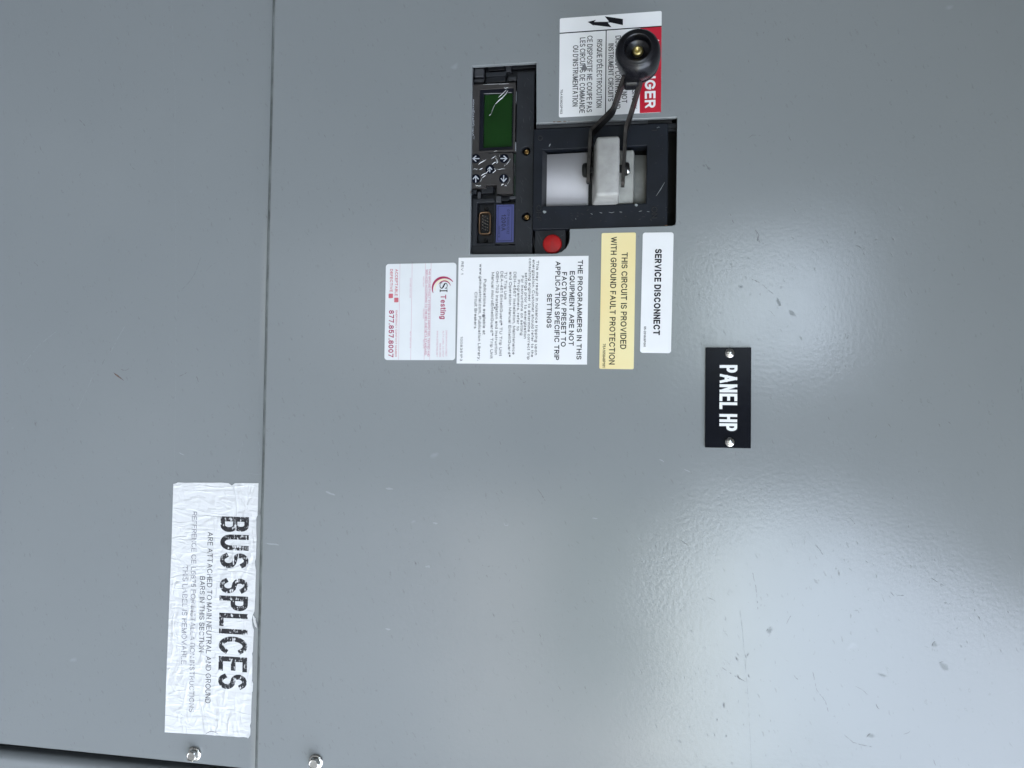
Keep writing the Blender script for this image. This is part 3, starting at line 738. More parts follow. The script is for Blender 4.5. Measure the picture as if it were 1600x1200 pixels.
up_items = [
    ('scratch', 1.2, [(1141, 334), (1143, 341), (1148, 352)]), ('scratch', 1.3, [(1180, 359), (1186, 367), (1183, 376), (1194, 381)]),
    ('scratch', 1.0, [(1180, 359), (1184, 372), (1188, 380)]), ('scratch', 1.0, [(1170, 215), (1176, 211), (1188, 212)]),
    ('scratch', 1.0, [(1228, 60), (1227, 66)]), ('scratch', 1.0, [(1366, 83), (1366, 88)]), ('scratch', 1.1, [(1392, 124), (1394, 128)]),
    ('scratch', 1.0, [(1232, 213), (1236, 220)]), ('scratch', 1.2, [(1174, 436), (1190, 443), (1200, 453), (1208, 459)]),
    ('scratch', 1.0, [(1338, 383), (1346, 388), (1351, 399)]), ('scratch', 1.1, [(1186, 461), (1188, 458), (1189, 464)]),
    ('scratch', 1.1, [(1199, 484), (1205, 487), (1210, 494)]), ('scratch', 1.0, [(1320, 520), (1323, 530), (1326, 524)]),
    ('scratch', 1.2, [(1407, 546), (1408, 549)]), ('scratch', 1.2, [(1394, 602), (1396, 605)]), ('scratch', 1.4, [(1409, 625), (1411, 628)]),
    ('scratch', 1.1, [(1467, 662), (1469, 667)]), ('scratch', 1.1, [(1482, 659), (1485, 662)]), ('scratch', 1.1, [(1294, 651), (1296, 656)]),
    ('scratch', 1.2, [(1368, 684), (1370, 680)]), ('scratch', 1.0, [(1388, 662), (1392, 668)]),
    ('dent', 9, [(1155, 448), (1158, 449), (1161, 448)]), ('dent', 8, [(1214, 465), (1216, 472), (1220, 480)]), ('dent', 9, [(1233, 485), (1237, 489), (1242, 494)]),
    ('dent', 11, [(1199, 987), (1203, 985), (1207, 982)]), ('dent', 10, [(1457, 1005), (1461, 1007), (1465, 1010)]), ('dent', 12, [(1468, 1037), (1475, 1041), (1483, 1047)]),
    ('dent', 9, [(1356, 1151), (1361, 1149), (1367, 1149)]), ('dent', 7, [(1372, 1053), (1378, 1054), (1386, 1057)]),
    ('scratch', 1.6, [(1197.5, 986), (1200, 982), (1207, 978)]), ('scratch', 1.6, [(1467, 1036), (1471, 1034), (1474, 1034)]),
    ('scratch', 1.4, [(1354, 1152), (1357, 1148), (1360, 1146)]), ('scratch', 1.5, [(1456, 1010), (1458, 1004), (1461, 1002)]),
    ('scratch', 1.2, [(1325, 808), (1330, 811), (1336, 819)]), ('scratch', 1.1, [(1274, 851), (1281, 859), (1286, 867)]),
    ('scratch', 1.1, [(1455, 903), (1466, 910), (1479, 917)]), ('scratch', 1.2, [(1391, 925), (1397, 931), (1414, 930)]),
    ('scratch', 1.0, [(1176, 895), (1181, 917), (1183, 937), (1184, 952)]), ('scratch_soft', .8, [(1156, 953), (1160, 985), (1164, 1030), (1169, 1090), (1172, 1150), (1174, 1200)]),
    ('scratch', 1.1, [(1128, 1043), (1146, 1055), (1165, 1065)]), ('scratch', 1.2, [(1337, 1072), (1349, 1079), (1356, 1086)]),
    ('scratch', 1.3, [(1369, 1100), (1371, 1106), (1374, 1108)]), ('scratch', 1.2, [(1319, 1148), (1333, 1160), (1347, 1164), (1362, 1167)]),
    ('scratch', 1.1, [(1270, 1050), (1276, 1078), (1290, 1096), (1294, 1112)]), ('scratch', 1.2, [(1240, 1055), (1247, 1062)]),
    ('scratch', 1.0, [(1412, 1147), (1419, 1145), (1425, 1139)]), ('scratch', 1.2, [(1229, 975), (1232, 968), (1236, 962)]),
    ('scratch', 1.3, [(1106, 934), (1112, 936), (1117, 939)]), ('scratch', 1.1, [(1458, 1187), (1462, 1196)]),
    ('scratch', 1.3, [(1394, 778), (1396, 781)]), ('scratch', 1.3, [(1419, 821), (1421, 826)]), ('scratch', 1.3, [(1188, 763), (1190, 766)]),
    ('scratch', 1.3, [(925, 977), (926, 980)]), ('scratch', 1.3, [(960, 979), (961, 982)]), ('scratch', 1.2, [(914, 1072), (915, 1077)]),
    ('scratch', 1.2, [(840, 764), (845, 771), (852, 783)]), ('scratch', 1.1, [(872, 1071), (876, 1078)]), ('scratch', 1.0, [(843, 990), (845, 996)]),
    ('scratch', 1.0, [(781, 690), (783, 697)]), ('scratch', 1.1, [(802, 583), (812, 590), (818, 598), (822, 596)]), ('scratch', 1.2, [(746, 600), (749, 598), (750, 603)]),
    ('scratch', 1.3, [(725, 162), (726, 164)]), ('scratch', 1.3, [(857, 114), (859, 116)]), ('scratch', 1.2, [(506, 210), (509, 215)]),
    ('scratch', 1.1, [(545, 325), (547, 329)]), ('scratch_soft', 1.2, [(658, 355), (663, 361)]), ('scratch', 1.0, [(1065, 845), (1075, 852)]),
    ('scratch', 1.1, [(979, 829), (981, 832)]), ('scratch', 1.1, [(1068, 761), (1070, 765)]), ('scratch', 1.1, [(1024, 852), (1026, 855)]),
    ('scratch_soft', 7, [(1098, 258), (1105, 262), (1110, 264)]), ('scratch', 1.2, [(1102, 256), (1106, 262), (1109, 266)]),
    ('scratch_soft', 2.2, [(1595, 590), (1596, 605), (1598, 625)]),
    ('scratch_pale', 7, [(603, 763), (608, 764), (614, 764)]), ('scratch_pale', 6, [(509, 768), (516, 771), (524, 774)]),
    ('scratch_pale', 8, [(664, 885), (668, 885), (673, 886)]), ('scratch_pale', 7, [(676, 817), (680, 817), (684, 818)]),
    ('scratch_pale', 6, [(414, 849), (426, 850), (438, 851)]), ('scratch_pale', 5, [(602, 982), (606, 983), (610, 984)]),
    ('scratch_pale', 1.2, [(787, 817), (789, 821), (793, 821), (794, 816)]), ('scratch_pale', 3, [(925, 810), (930, 809), (934, 811)]),
    ('scratch_pale', 3, [(1030, 718), (1034, 719), (1038, 722)]), ('scratch_pale', 3, [(1068, 733), (1074, 735), (1079, 738)]),
]
scratches('paint_scratches', lower, low_items, LOW)
scratches('paint_scratches', upper, up_items)
bm = bmesh.new()
for px, py, n, lx_, ly_ in ((866, 190.4, 7, .7, 2.2), (873, 190.2, 9, 1.0, 4.2), (882, 189.6, 8, .8, 3.0), (889, 189.3, 6, .5, 1.4), (1041, 352.3, 7, .9, 2.4), (735.0, 300, 6, 2.2, .7)):
    x, y = FACE.p(px, py, 0)
    flat_bm(bm, [(x + lx_ * math.cos(2 * math.pi * k / n) * U * random.uniform(.5, 1.3), y + ly_ * math.sin(2 * math.pi * k / n) * U * random.uniform(.7, 1.2)) for k in range(n)], .045 * MM)
obj('rust_chips', bm_mesh(bm, 'rust_chips'), 'chip', upper)['kind'] = 'stuff'

# ------------------------------------------------------------------ the circuit breaker in the cutout
BF = Frame(at(890, 270))
brk = empty('circuit_breaker', BF, 'black circuit breaker in the cutout with trip unit screen, grey toggle block and handle', 'circuit breaker')
r_ = BF.r
box('breaker_body', brk, r_(728, 92, 1066, 404, -30 * MM), -.14, -30 * MM, 'void')
# base moulding of the trip unit
box('trip_unit_base', brk, r_(732, 92, 836, 402, -16 * MM), -29.9 * MM, -14 * MM, 'plastic')
rail = obj('side_rail', curve_mesh([rrect(*r_(806, 112.5, 833.5, 402, -6 * MM), .8 * MM),
      circle(*BF.p(822, 236, -6 * MM), 3.6 * MM), circle(*BF.p(822, 338.5, -6 * MM), 3.6 * MM)], -14 * MM, -6 * MM, .4 * MM), 'plastic2', brk)
for py in (237.2, 339.6):
    x, y = BF.p(823, py, -9 * MM)
    s = obj('screw', lathe_me([(0, -13.9 * MM), (2.3 * MM, -13.9 * MM), (2.3 * MM, -9.6 * MM), (1.9 * MM, -8.9 * MM), (1.0 * MM, -8.7 * MM), (.8 * MM, -10 * MM), (0, -10.2 * MM)], 20, x, y), 'brass', brk, True)
bx_, by_, bx2, by2 = r_(734.5, 384, 806, 402, -8 * MM)
box('bottom_rail', brk, (bx_, by_, bx2, by2), -14 * MM, -6.4 * MM, 'plastic2', .5 * MM)
# mouldings above the screen
def tb(name, x0, y0, x1, y1, z0, z1, m='plastic', bev=.4, parent=brk):
    return box(name, parent, r_(x0, y0, x1, y1, z1 * MM), z0 * MM, z1 * MM, m, bev * MM)
tb('latch_block', 741, 106.5, 756, 120, -14, -5.5, 'plastic3', .8)
tb('latch_block', 741, 123, 756, 128.5, -14, -7, 'plastic3', .5)
tb('moulded_ledge', 762.5, 99, 789.5, 110, -14, -9.5, 'plastic', .5)
tb('moulded_ledge', 800, 98, 838, 106.5, -14, -9.5, 'plastic', .5)
tb('moulded_bridge', 759, 112, 791, 119, -14, -7, 'plastic2', .5)
tb('moulded_bridge', 760, 119.5, 790, 128.5, -14, -8.2, 'plastic', .5)
tb('moulded_rib', 790.5, 100, 798.5, 112, -14, -8.5, 'plastic3', .3)
tb('latch_tongue', 794, 120, 807, 126, -14, -7.5, 'plastic3', .5)
# screen module
sm = plate('display_bezel', brk, [rrect(*r_(737.5, 130.5, 805, 237.5, -4 * MM), .5 * MM), rrect(*r_(749, 138.5, 802, 234.5, -4 * MM))], -13.9 * MM, -4 * MM, 'bezel', .3 * MM)
plate('display_surround', sm, [rrect(*r_(748.5, 137, 803, 236, -6 * MM)), rrect(*r_(756, 146.5, 800.5, 230.5, -6 * MM), .4 * MM)], -9 * MM, -5.2 * MM, 'screenrim', .2 * MM)
box('display', sm, r_(755, 145, 801, 232, -7 * MM), -9.2 * MM, -7.2 * MM, 'lcd')
def crease(name, parent, strokes, z, m='film'):  # raised strips standing in for glare on wrinkled film
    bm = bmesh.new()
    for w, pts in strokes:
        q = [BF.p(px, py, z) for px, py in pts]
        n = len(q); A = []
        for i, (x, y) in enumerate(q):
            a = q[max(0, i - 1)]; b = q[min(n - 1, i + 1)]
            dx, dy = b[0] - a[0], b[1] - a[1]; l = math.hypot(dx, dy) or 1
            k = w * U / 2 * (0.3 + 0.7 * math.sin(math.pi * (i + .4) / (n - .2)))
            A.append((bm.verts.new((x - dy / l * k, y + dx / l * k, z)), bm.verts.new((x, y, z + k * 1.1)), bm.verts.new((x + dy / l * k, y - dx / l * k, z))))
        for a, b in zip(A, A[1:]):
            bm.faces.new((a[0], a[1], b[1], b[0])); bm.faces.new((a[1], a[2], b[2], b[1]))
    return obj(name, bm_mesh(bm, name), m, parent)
cf = crease('glare_crease', sm, [
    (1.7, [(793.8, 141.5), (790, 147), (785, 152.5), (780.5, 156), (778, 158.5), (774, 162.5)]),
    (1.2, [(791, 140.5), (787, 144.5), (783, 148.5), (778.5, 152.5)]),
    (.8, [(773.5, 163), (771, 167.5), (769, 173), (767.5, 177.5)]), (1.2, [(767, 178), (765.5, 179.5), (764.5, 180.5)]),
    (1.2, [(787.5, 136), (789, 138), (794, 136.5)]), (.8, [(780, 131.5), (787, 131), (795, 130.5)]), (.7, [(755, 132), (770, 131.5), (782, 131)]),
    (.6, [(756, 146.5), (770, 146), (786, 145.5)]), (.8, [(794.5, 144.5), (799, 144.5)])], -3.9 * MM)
lettering('lettering', sm, BF, [('microEntelliGuard', 737.2, 741.2, 155.5, 211.5, 0.0), ('TM', 739.8, 741.4, 212.5, 217.2, 0.0)], -3.94 * MM, 'arrow')
# bright slivers and board seen between module and rail
tb('circuit_board', 801.5, 240, 807, 312, -14, -9, 'pcb', .1)
for i in range(8): tb('board_chip', 801.5, 255 + i * 2.6, 805.5, 256.6 + i * 2.6, -9, -8.3, 'plastic3', .05)
tb('light_pipe', 805.2, 143, 807, 161, -14, -7, 'arrow', .1)
tb('light_pipe', 805.2, 222, 806.8, 236, -14, -7, 'arrow', .1)
# keypad
KP = [(737, 238.5), (801.5, 238), (801.5, 302), (776, 302), (776, 288.5), (759, 288.8), (759, 293), (737, 293.5)]
kp = plate('keypad', brk, [[BF.p(*q, -4 * MM) for q in KP]], -13.9 * MM, -4.2 * MM, 'bezel', .3 * MM)
tb('keypad_seam', 738, 263.7, 801, 264.2, -4.15, -4.1, 'plastic3', 0, kp)
tb('keypad_seam', 765.6, 271, 766.1, 288, -4.15, -4.1, 'plastic3', 0, kp)
tb('keypad_seam', 738, 292.0, 758, 292.4, -4.15, -4.1, 'plastic3', 0, kp)
tb('keypad_seam', 777, 289.6, 801, 290, -4.15, -4.1, 'plastic3', 0, kp)
tb('keypad_slot', 763, 238.8, 770, 240.5, -4.15, -4.08, 'void', 0, kp)
def arrow_pts(cx, cy, ang, s=1.0):
    P = [(-7, -.95), (2.6, -.95), (-1.6, -4.6), (-.1, -6.0), (6.6, 0), (-.1, 6.0), (-1.6, 4.6), (2.6, .95), (-7, .95)]
    c, n = math.cos(ang), math.sin(ang)
    return [BF.p(cx + (x * c - y * n) * .82 * s, cy + (x * n + y * c) * .82 * s, -3.6 * MM) for x, y in P]
for cx, cy, a in ((743.3, 247.8, 180), (787.5, 247.6, 0), (765.3, 264.5, -90), (743.3, 279.2, -90), (787, 279.2, 90)):
    b = plate('arrow_button', kp, [circle(*BF.p(cx, cy, -4 * MM), 3.75 * MM, 28)], -4.3 * MM, -3.75 * MM, 'navy', .25 * MM)
    bm = bmesh.new(); flat_bm(bm, arrow_pts(cx, cy, rad(a), .82 if cx == 765.3 else 1.0), -3.70 * MM)
    o = bm_mesh(bm, 'arrow')
    bmx = bmesh.new(); bmx.from_mesh(o); bmesh.ops.triangulate(bmx, faces=bmx.faces); bmx.to_mesh(o); bmx.free()
    # the arrow lies on the button of its own keypad: printed on the face, one mesh with it
    b.data.materials.append(M['arrow'])
    bmx = bmesh.new(); bmx.from_mesh(b.data); k0 = len(bmx.faces); bmx.from_mesh(o); bmx.faces.ensure_lookup_table()
    for f in bmx.faces[k0:]:
        f.material_index = 1
        if f.normal.z < 0: f.normal_flip()
    bmx.to_mesh(b.data); bmx.free(); bpy.data.meshes.remove(o)
crease('glare_crease', kp, [
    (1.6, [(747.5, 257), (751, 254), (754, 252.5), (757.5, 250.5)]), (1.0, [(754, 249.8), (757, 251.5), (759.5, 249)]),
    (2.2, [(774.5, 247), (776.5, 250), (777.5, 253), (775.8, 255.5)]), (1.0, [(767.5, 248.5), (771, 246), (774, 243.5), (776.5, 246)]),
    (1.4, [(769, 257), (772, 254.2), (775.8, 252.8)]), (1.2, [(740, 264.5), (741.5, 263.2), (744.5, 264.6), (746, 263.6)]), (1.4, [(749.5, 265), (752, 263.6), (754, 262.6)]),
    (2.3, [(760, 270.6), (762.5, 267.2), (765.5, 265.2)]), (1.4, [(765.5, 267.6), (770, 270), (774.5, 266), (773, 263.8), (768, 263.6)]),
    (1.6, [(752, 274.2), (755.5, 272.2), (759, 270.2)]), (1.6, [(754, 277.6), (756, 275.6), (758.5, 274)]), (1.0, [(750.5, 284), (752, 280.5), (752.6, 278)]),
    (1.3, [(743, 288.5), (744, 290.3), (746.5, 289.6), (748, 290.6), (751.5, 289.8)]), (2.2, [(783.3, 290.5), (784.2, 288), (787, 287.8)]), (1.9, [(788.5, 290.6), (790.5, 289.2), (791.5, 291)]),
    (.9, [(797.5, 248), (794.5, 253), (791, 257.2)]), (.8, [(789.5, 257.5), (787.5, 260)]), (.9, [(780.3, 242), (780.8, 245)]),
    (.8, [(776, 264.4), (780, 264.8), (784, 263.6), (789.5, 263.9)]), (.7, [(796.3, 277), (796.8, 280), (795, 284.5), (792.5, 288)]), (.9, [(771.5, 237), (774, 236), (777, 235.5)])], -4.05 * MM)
lettering('lettering', kp, BF, [('STATUS', 767.2, 770.2, 240, 257, 0.0)], -4.1 * MM, 'plastic3')
# programming socket
tb('socket_ledge', 738, 296, 744.5, 303, -14, -7, 'plastic2', .4)
tb('socket_ledge', 746, 300, 751, 310, -14, -6.5, 'plastic3', .3)
tb('socket_ledge', 752, 291.5, 771, 302, -14, -8.5, 'plastic2', .4)
sock = plate('socket_surround', brk, [rrect(*r_(736.5, 309, 773.5, 384, -5.5 * MM), .4 * MM), rrect(*r_(745, 316, 771, 379, -5.5 * MM), .6 * MM)], -13.9 * MM, -6.2 * MM, 'plastic2', .9 * MM)
cx, cy = BF.p(757.8, 349, -9 * MM)
shell = lambda k, zz: rrect(cx - 9.2 * MM * k, cy - 4.9 * MM * k, cx + 9.2 * MM * k, cy + 4.9 * MM * k, 2.6 * MM)
cs = plate('connector_shell', sock, [shell(1.0, 0), rrect(cx - 8.3 * MM, cy - 4.0 * MM, cx + 8.3 * MM, cy + 4.0 * MM, 1.9 * MM)], -13.9 * MM, -7.5 * MM, 'gold', .35 * MM)
bm = bmesh.new()
for row in range(3):
    for k in range(5):
        x = cx + (k - 2) * 2.55 * MM + (row - 1) * 1.1 * MM - .2 * MM; y = cy + (row - 1) * 2.0 * MM
        box_bm(bm, x - .28 * MM, y - .28 * MM, -13.9 * MM, x + .28 * MM, y + .28 * MM, -9.2 * MM, .1 * MM, 1)
obj('connector_pins', bm_mesh(bm, 'connector_pins'), 'pin', sock)
for px, py in ((759.5, 326), (758.5, 375.5)):
    x, y = BF.p(px, py, -11 * MM)
    obj('jack_screw', lathe_me([(0, -13.9 * MM), (1.6 * MM, -13.9 * MM), (1.6 * MM, -11 * MM), (.9 * MM, -10.6 * MM), (.6 * MM, -11.6 * MM), (0, -11.7 * MM)], 14, x, y), 'darksteel', sock, True)
# rating plug
tb('plug_clip', 774.5, 306, 783, 316, -14, -4.6, 'plastic3', .4)
tb('plug_clip', 796, 306.5, 806, 310.5, -14, -5.5, 'plastic3', .3)
tb('plug_clip', 784, 311, 795, 313.5, -14, -8.5, 'plastic2', .2)
tb('plug_foot', 782.5, 380, 795.5, 383.5, -14, -7.2, 'plastic', .3)
plug = tb('rating_plug', 773.8, 317.5, 806, 381.5, -14, -6.5, 'plastic', .6)
pl = plate('plug_label', plug, [rrect(*r_(775.3, 319.6, 802.6, 378.3, -6 * MM), .2 * MM)], -6.6 * MM, -6.25 * MM, 'blue')
x0, y0, x1, y1 = r_(777.6, 321.6, 800.2, 376.6, -6.2 * MM)
bm = bmesh.new()
w = .45 * MM; zz = -6.2 * MM
for a in ((x0, y0, x1, y0 + w), (x0, y1 - w, x1, y1), (x0, y0 + w, x0 + w, y1 - w), (x1 - w, y0 + w, x1, y1 - w)): flat_bm(bm, [(a[0], a[1]), (a[2], a[1]), (a[2], a[3]), (a[0], a[3])], zz)
obj('printed_border', bm_mesh(bm, 'printed_border'), 'inkblue', pl)
lettering('lettering', pl, BF, [('GTP1200U1232', 792, 796, 327, 365.5, .01), ('1200A', 783.4, 790.4, 335.0, 361, .025), ('MM0878', 778.6, 781.4, 353, 371, .02)], -6.2 * MM, 'inkblue')

# handle escutcheon
FZ = -1.2
fo = r_(833, 197, 1043.5, 356, FZ * MM)
esc = plate('handle_escutcheon', brk, [rrect(*fo, 1.0 * MM), rrect(*r_(847, 230.5, 1010, 320, FZ * MM))], -14 * MM, FZ * MM, 'frame', .6 * MM)
# sloped inner lip on the lower side of the opening
a0 = r_(847, 230.5, 1010, 320, FZ * MM)
bm = bmesh.new()
lo, hi = a0[1], a0[1] + 4.2 * MM
vs = [bm.verts.new(p) for p in ((a0[0], lo, -1.6 * MM), (a0[2], lo, -1.6 * MM), (a0[2] - 1.5 * MM, hi, -11 * MM), (a0[0] + 1.5 * MM, hi, -11 * MM), (a0[0], lo, -12 * MM), (a0[2], lo, -12 * MM))]
for q in ((0, 1, 2, 3), (4, 5, 1, 0), (3, 2, 5, 4), (0, 3, 4), (1, 5, 2)): bm.faces.new([vs[i] for i in q])
obj('opening_lip', bm_mesh(bm, 'opening_lip'), 'plastic3', esc)
for ln in (('O', 840.5, 848, 212, 220, .01), ('I', 1018.5, 1026.5, 203.2, 205.2, .0), ('OFF', 838, 846, 320.5, 345, .0), ('ON', 1018, 1027, 323, 341, .0)):
    lettering('raised_lettering', esc, BF, [ln], FZ * MM - .15 * MM, 'void', .8 * MM)  # letters given near-black to paint in the shadow of their relief
bm = bmesh.new()
for w_, pts in ((.8, [(1038.5, 285), (1032, 296), (1025.5, 306)]), (1.8, [(860, 224.5), (858, 229)]), (4.5, [(848.5, 330), (851, 331.5), (853.5, 331)]), (4.5, [(992, 320), (994.5, 320.5), (996.5, 321)]),
                (.7, [(1026, 200), (1029, 198.5), (1031, 199)]), (.9, [(923, 333.5), (926, 335)]), (.9, [(937, 332), (941, 333)]), (.8, [(951, 331.5), (956, 332.5), (960, 331)]), (.9, [(968, 331), (972, 331.6)]), (.8, [(998, 330.5), (1003, 329.5)]),
                (.7, [(1011, 330.5), (1015, 331)]), (.8, [(899, 341), (900, 343)])):
    q = [BF.p(px, py, FZ * MM) for px, py in pts]
    if len(q) == 2: q = [q[0], ((q[0][0] + q[1][0]) / 2, (q[0][1] + q[1][1]) / 2), q[1]]
    ribbon_bm(bm, q, w_ * U, FZ * MM + .05 * MM)
obj('scuff_marks', bm_mesh(bm, 'scuff_marks'), 'scratch_pale', esc)['kind'] = 'stuff'
tb('rear_ledge', 838, 189, 1012, 197, -14, -5, 'plastic3', .3)
tb('rear_ledge', 1011, 186, 1050, 192, -14, -6, 'void', .3)
tb('rear_ledge', 1044, 192, 1060, 200, -16, -9, 'plastic2', .3)
tb('rear_ledge', 1044, 201, 1060, 204, -16, -10, 'plastic2', .3)

# trip button and its plate
tb('button_plate', 835.5, 359, 884, 402, -14, -6, 'plastic', .5)
x, y = BF.p(862.8, 381, -4 * MM)
rb = obj('trip_button', lathe_me([(0, -13 * MM), (7.6 * MM, -13 * MM), (7.6 * MM, -4.4 * MM), (7.3 * MM, -3.6 * MM), (6.6 * MM, -3.2 * MM), (0, -3.1 * MM)], 36, x, y), 'redbutton', brk, True)
rb['label'] = 'round red push button'
lettering('lettering', rb, BF, [('TRIP', 859.5, 864.5, 371, 390, .0)], -3.08 * MM, 'reddark')
bm = bmesh.new()
for w_, pts in ((.9, [(838, 367), (841, 376), (844, 384)]), (.8, [(834, 370), (834.5, 380), (836, 392)]), (.9, [(875.5, 369), (880, 367.5), (882.5, 364)]), (.7, [(840, 362), (846, 375), (850, 378)])):
    q = [BF.p(px, py, -6 * MM) for px, py in pts]
    ribbon_bm(bm, q, w_ * U, -5.95 * MM)
obj('scuff_marks', bm_mesh(bm, 'scuff_marks'), 'plastic3', bpy.data.objects['button_plate'])['kind'] = 'stuff'

bm = bmesh.new()
random.seed(21)
for k in range(34):
    px, py = random.uniform(809, 831), random.uniform(116, 392)
    if min(abs(py - 237), abs(py - 339)) < 12: continue
    L_, an, w_ = random.uniform(2, 9), random.gauss(1.3, .5), random.uniform(.3, .9)
    q = [BF.p(px + t * L_ * math.cos(an), py + t * L_ * math.sin(an) + random.gauss(0, .2), -5.9 * MM) for t in (0, .35, .7, 1)]
    ribbon_bm(bm, q, w_ * U, -5.95 * MM)
obj('scuff_marks', bm_mesh(bm, 'scuff_marks'), 'plastic3', rail)['kind'] = 'stuff'
bm = bmesh.new()
for k in range(46):
    edge = random.random()
    px, py = (random.uniform(850, 1040), random.gauss(336, 7)) if edge < .6 else (random.uniform(1012, 1042), random.uniform(205, 350)) if edge < .85 else (random.uniform(836, 1040), random.uniform(203, 224))
    py = min(py, 352)
    L_, an, w_ = random.uniform(.8, 4.5), random.gauss(0, .5), random.uniform(.25, .8)
    q = [BF.p(px + t * L_ * math.cos(an), py + t * L_ * math.sin(an) + random.gauss(0, .2), FZ * MM) for t in (0, .35, .7, 1)]
    ribbon_bm(bm, q, w_ * U, FZ * MM + .06 * MM)
obj('dust_marks', bm_mesh(bm, 'dust_marks'), 'bezel', esc)['kind'] = 'stuff'

# toggle: white drum, grey cast block
yc = BF.p(948, 275, -8 * MM)[1]
xa, xb = a0[0] + .4 * MM, a0[2] - .2 * MM
def drum(name, y0, y1, R, zc, x0, x1, m):
    bm = bmesh.new(); A = []
    n = 18
    for k in range(n + 1):
        yy = y0 + (y1 - y0) * k / n
        z = zc + math.sqrt(max(0, R * R - (yy - yc) ** 2))
        A.append((bm.verts.new((x0, yy, z)), bm.verts.new((x1, yy, z)), bm.verts.new((x0, yy, z - 6 * MM)), bm.verts.new((x1, yy, z - 6 * MM))))
    for a, b in zip(A, A[1:]):
        bm.faces.new((a[0], a[1], b[1], b[0])); bm.faces.new((a[2], b[2], b[3], a[3]))
        bm.faces.new((a[0], b[0], b[2], a[2])); bm.faces.new((a[1], a[3], b[3], b[1]))
    bm.faces.new((A[0][0], A[0][2], A[0][3], A[0][1])); bm.faces.new((A[-1][0], A[-1][1], A[-1][3], A[-1][2]))
    return obj(name, bm_mesh(bm, name), m, brk, True)
drum('toggle_drum', BF.p(852, 275, -12 * MM)[1], BF.p(919, 275, -4 * MM)[1], 700 * MM, -706.5 * MM, xa + 1.5 * MM, xb - .3 * MM, 'rotor')
drum('toggle_drum', BF.p(986, 275, -8 * MM)[1], BF.p(1016, 275, -14 * MM)[1], 200 * MM, -212 * MM, xa + 3 * MM, xb - 1 * MM, 'rotorshade')
box('toggle_slot', brk, r_(917, 228, 928, 322, -9 * MM), -16 * MM, -9 * MM, 'void')
frustum('toggle_base', brk, r_(926, 235, 990, 318.5, -3 * MM), -3 * MM, r_(924, 236, 991, 320, -9 * MM), -14 * MM, 'zinc2', 1.6 * MM)
blk = frustum('toggle_block', brk, r_(931.5, 212, 968, 304.5, 25 * MM), 25 * MM, r_(924.5, 233, 967, 320.5, 0), -2 * MM, 'zinc', 2.4 * MM)
blk['label'] = 'grey cast toggle block with sloped end'

# handle: two bent steel arms, screws through the block, knob
def arm(pts, depth, th, m):
    """pts: (px, py, z of the outer edge in mm); a steel strip on edge"""
    bm = bmesh.new(); q = []
    for px, py, z in pts:
        x, y = BF.p(px, py, z * MM); q.append((x, y, z * MM))
    n = len(q); rings = []
    for i, (x, y, z) in enumerate(q):
        a = q[max(0, i - 1)]; b = q[min(n - 1, i + 1)]
        dx, dy = b[0] - a[0], b[1] - a[1]; l = math.hypot(dx, dy) or 1
        nx, ny = -dy / l * th / 2, dx / l * th / 2
        d = depth[i] * MM
        rings.append([bm.verts.new(p) for p in ((x - nx, y - ny, z - d), (x - nx, y - ny, z), (x + nx, y + ny, z), (x + nx, y + ny, z - d))])
    for a, b in zip(rings, rings[1:]):
        for k in range(4):
            f = bm.faces.new((a[k], a[(k + 1) % 4], b[(k + 1) % 4], b[k]))
            f.material_index = 1 if k == 1 else 0
    bm.faces.new(rings[0]); bm.faces.new(rings[-1][::-1])
    return obj('handle_arm', bm_mesh(bm, 'handle_arm'), ['darksteel', 'wornsteel'], brk)
arm([(918.5, 285, 9), (919, 279, 11), (919.5, 262, 12.5), (921, 236, 13.5), (922.5, 207, 15), (924, 202, 15.7), (955, 171, 26), (958, 166, 28), (974, 119, 41), (977, 108, 44)],
    [5, 9, 12, 12, 13, 13, 13, 13, 13, 12], 2.5 * MM, 0)
arm([(972.5, 290, 9), (973, 284, 11), (974, 264, 12.5), (975.5, 236, 13.5), (977, 206, 15), (978, 198, 16.5), (990, 159, 29), (1001.5, 120, 41), (1003, 112, 44)],
    [5, 9, 12, 12, 13, 13, 13, 13, 12], 2.5 * MM, 0)
def side_screw(px, py, z, length, r, sgn, m):
    """screw lying along the face, its axis vertical in the cabinet"""
    x, y = BF.p(px, py, z * MM)
    me = lathe_me([(0, 0), (r, 0), (r, length * .35), (r * .93, length * .75), (r * .7, length), (0, length * 1.02)], 18)
    me.transform(Matrix.Rotation(rad(-90 * sgn), 4, 'X'))
    me.transform(Matrix.Translation((x, y, z * MM)))
    return obj('pivot_screw', me, m, brk, True)
side_screw(917, 266, 5, 3.6 * MM, 5.6 * MM, -1, 'darksteel')
nut = side_screw(975, 264, 5, 4.2 * MM, 5.2 * MM, 1, 'darksteel')
side_screw(979, 267, 7, 2.6 * MM, 2.6 * MM, 1, 'steel')
box('cross_bolt', brk, r_(918, 258, 978, 270, 6 * MM), 3 * MM, 7 * MM, 'darksteel', 1.2 * MM)

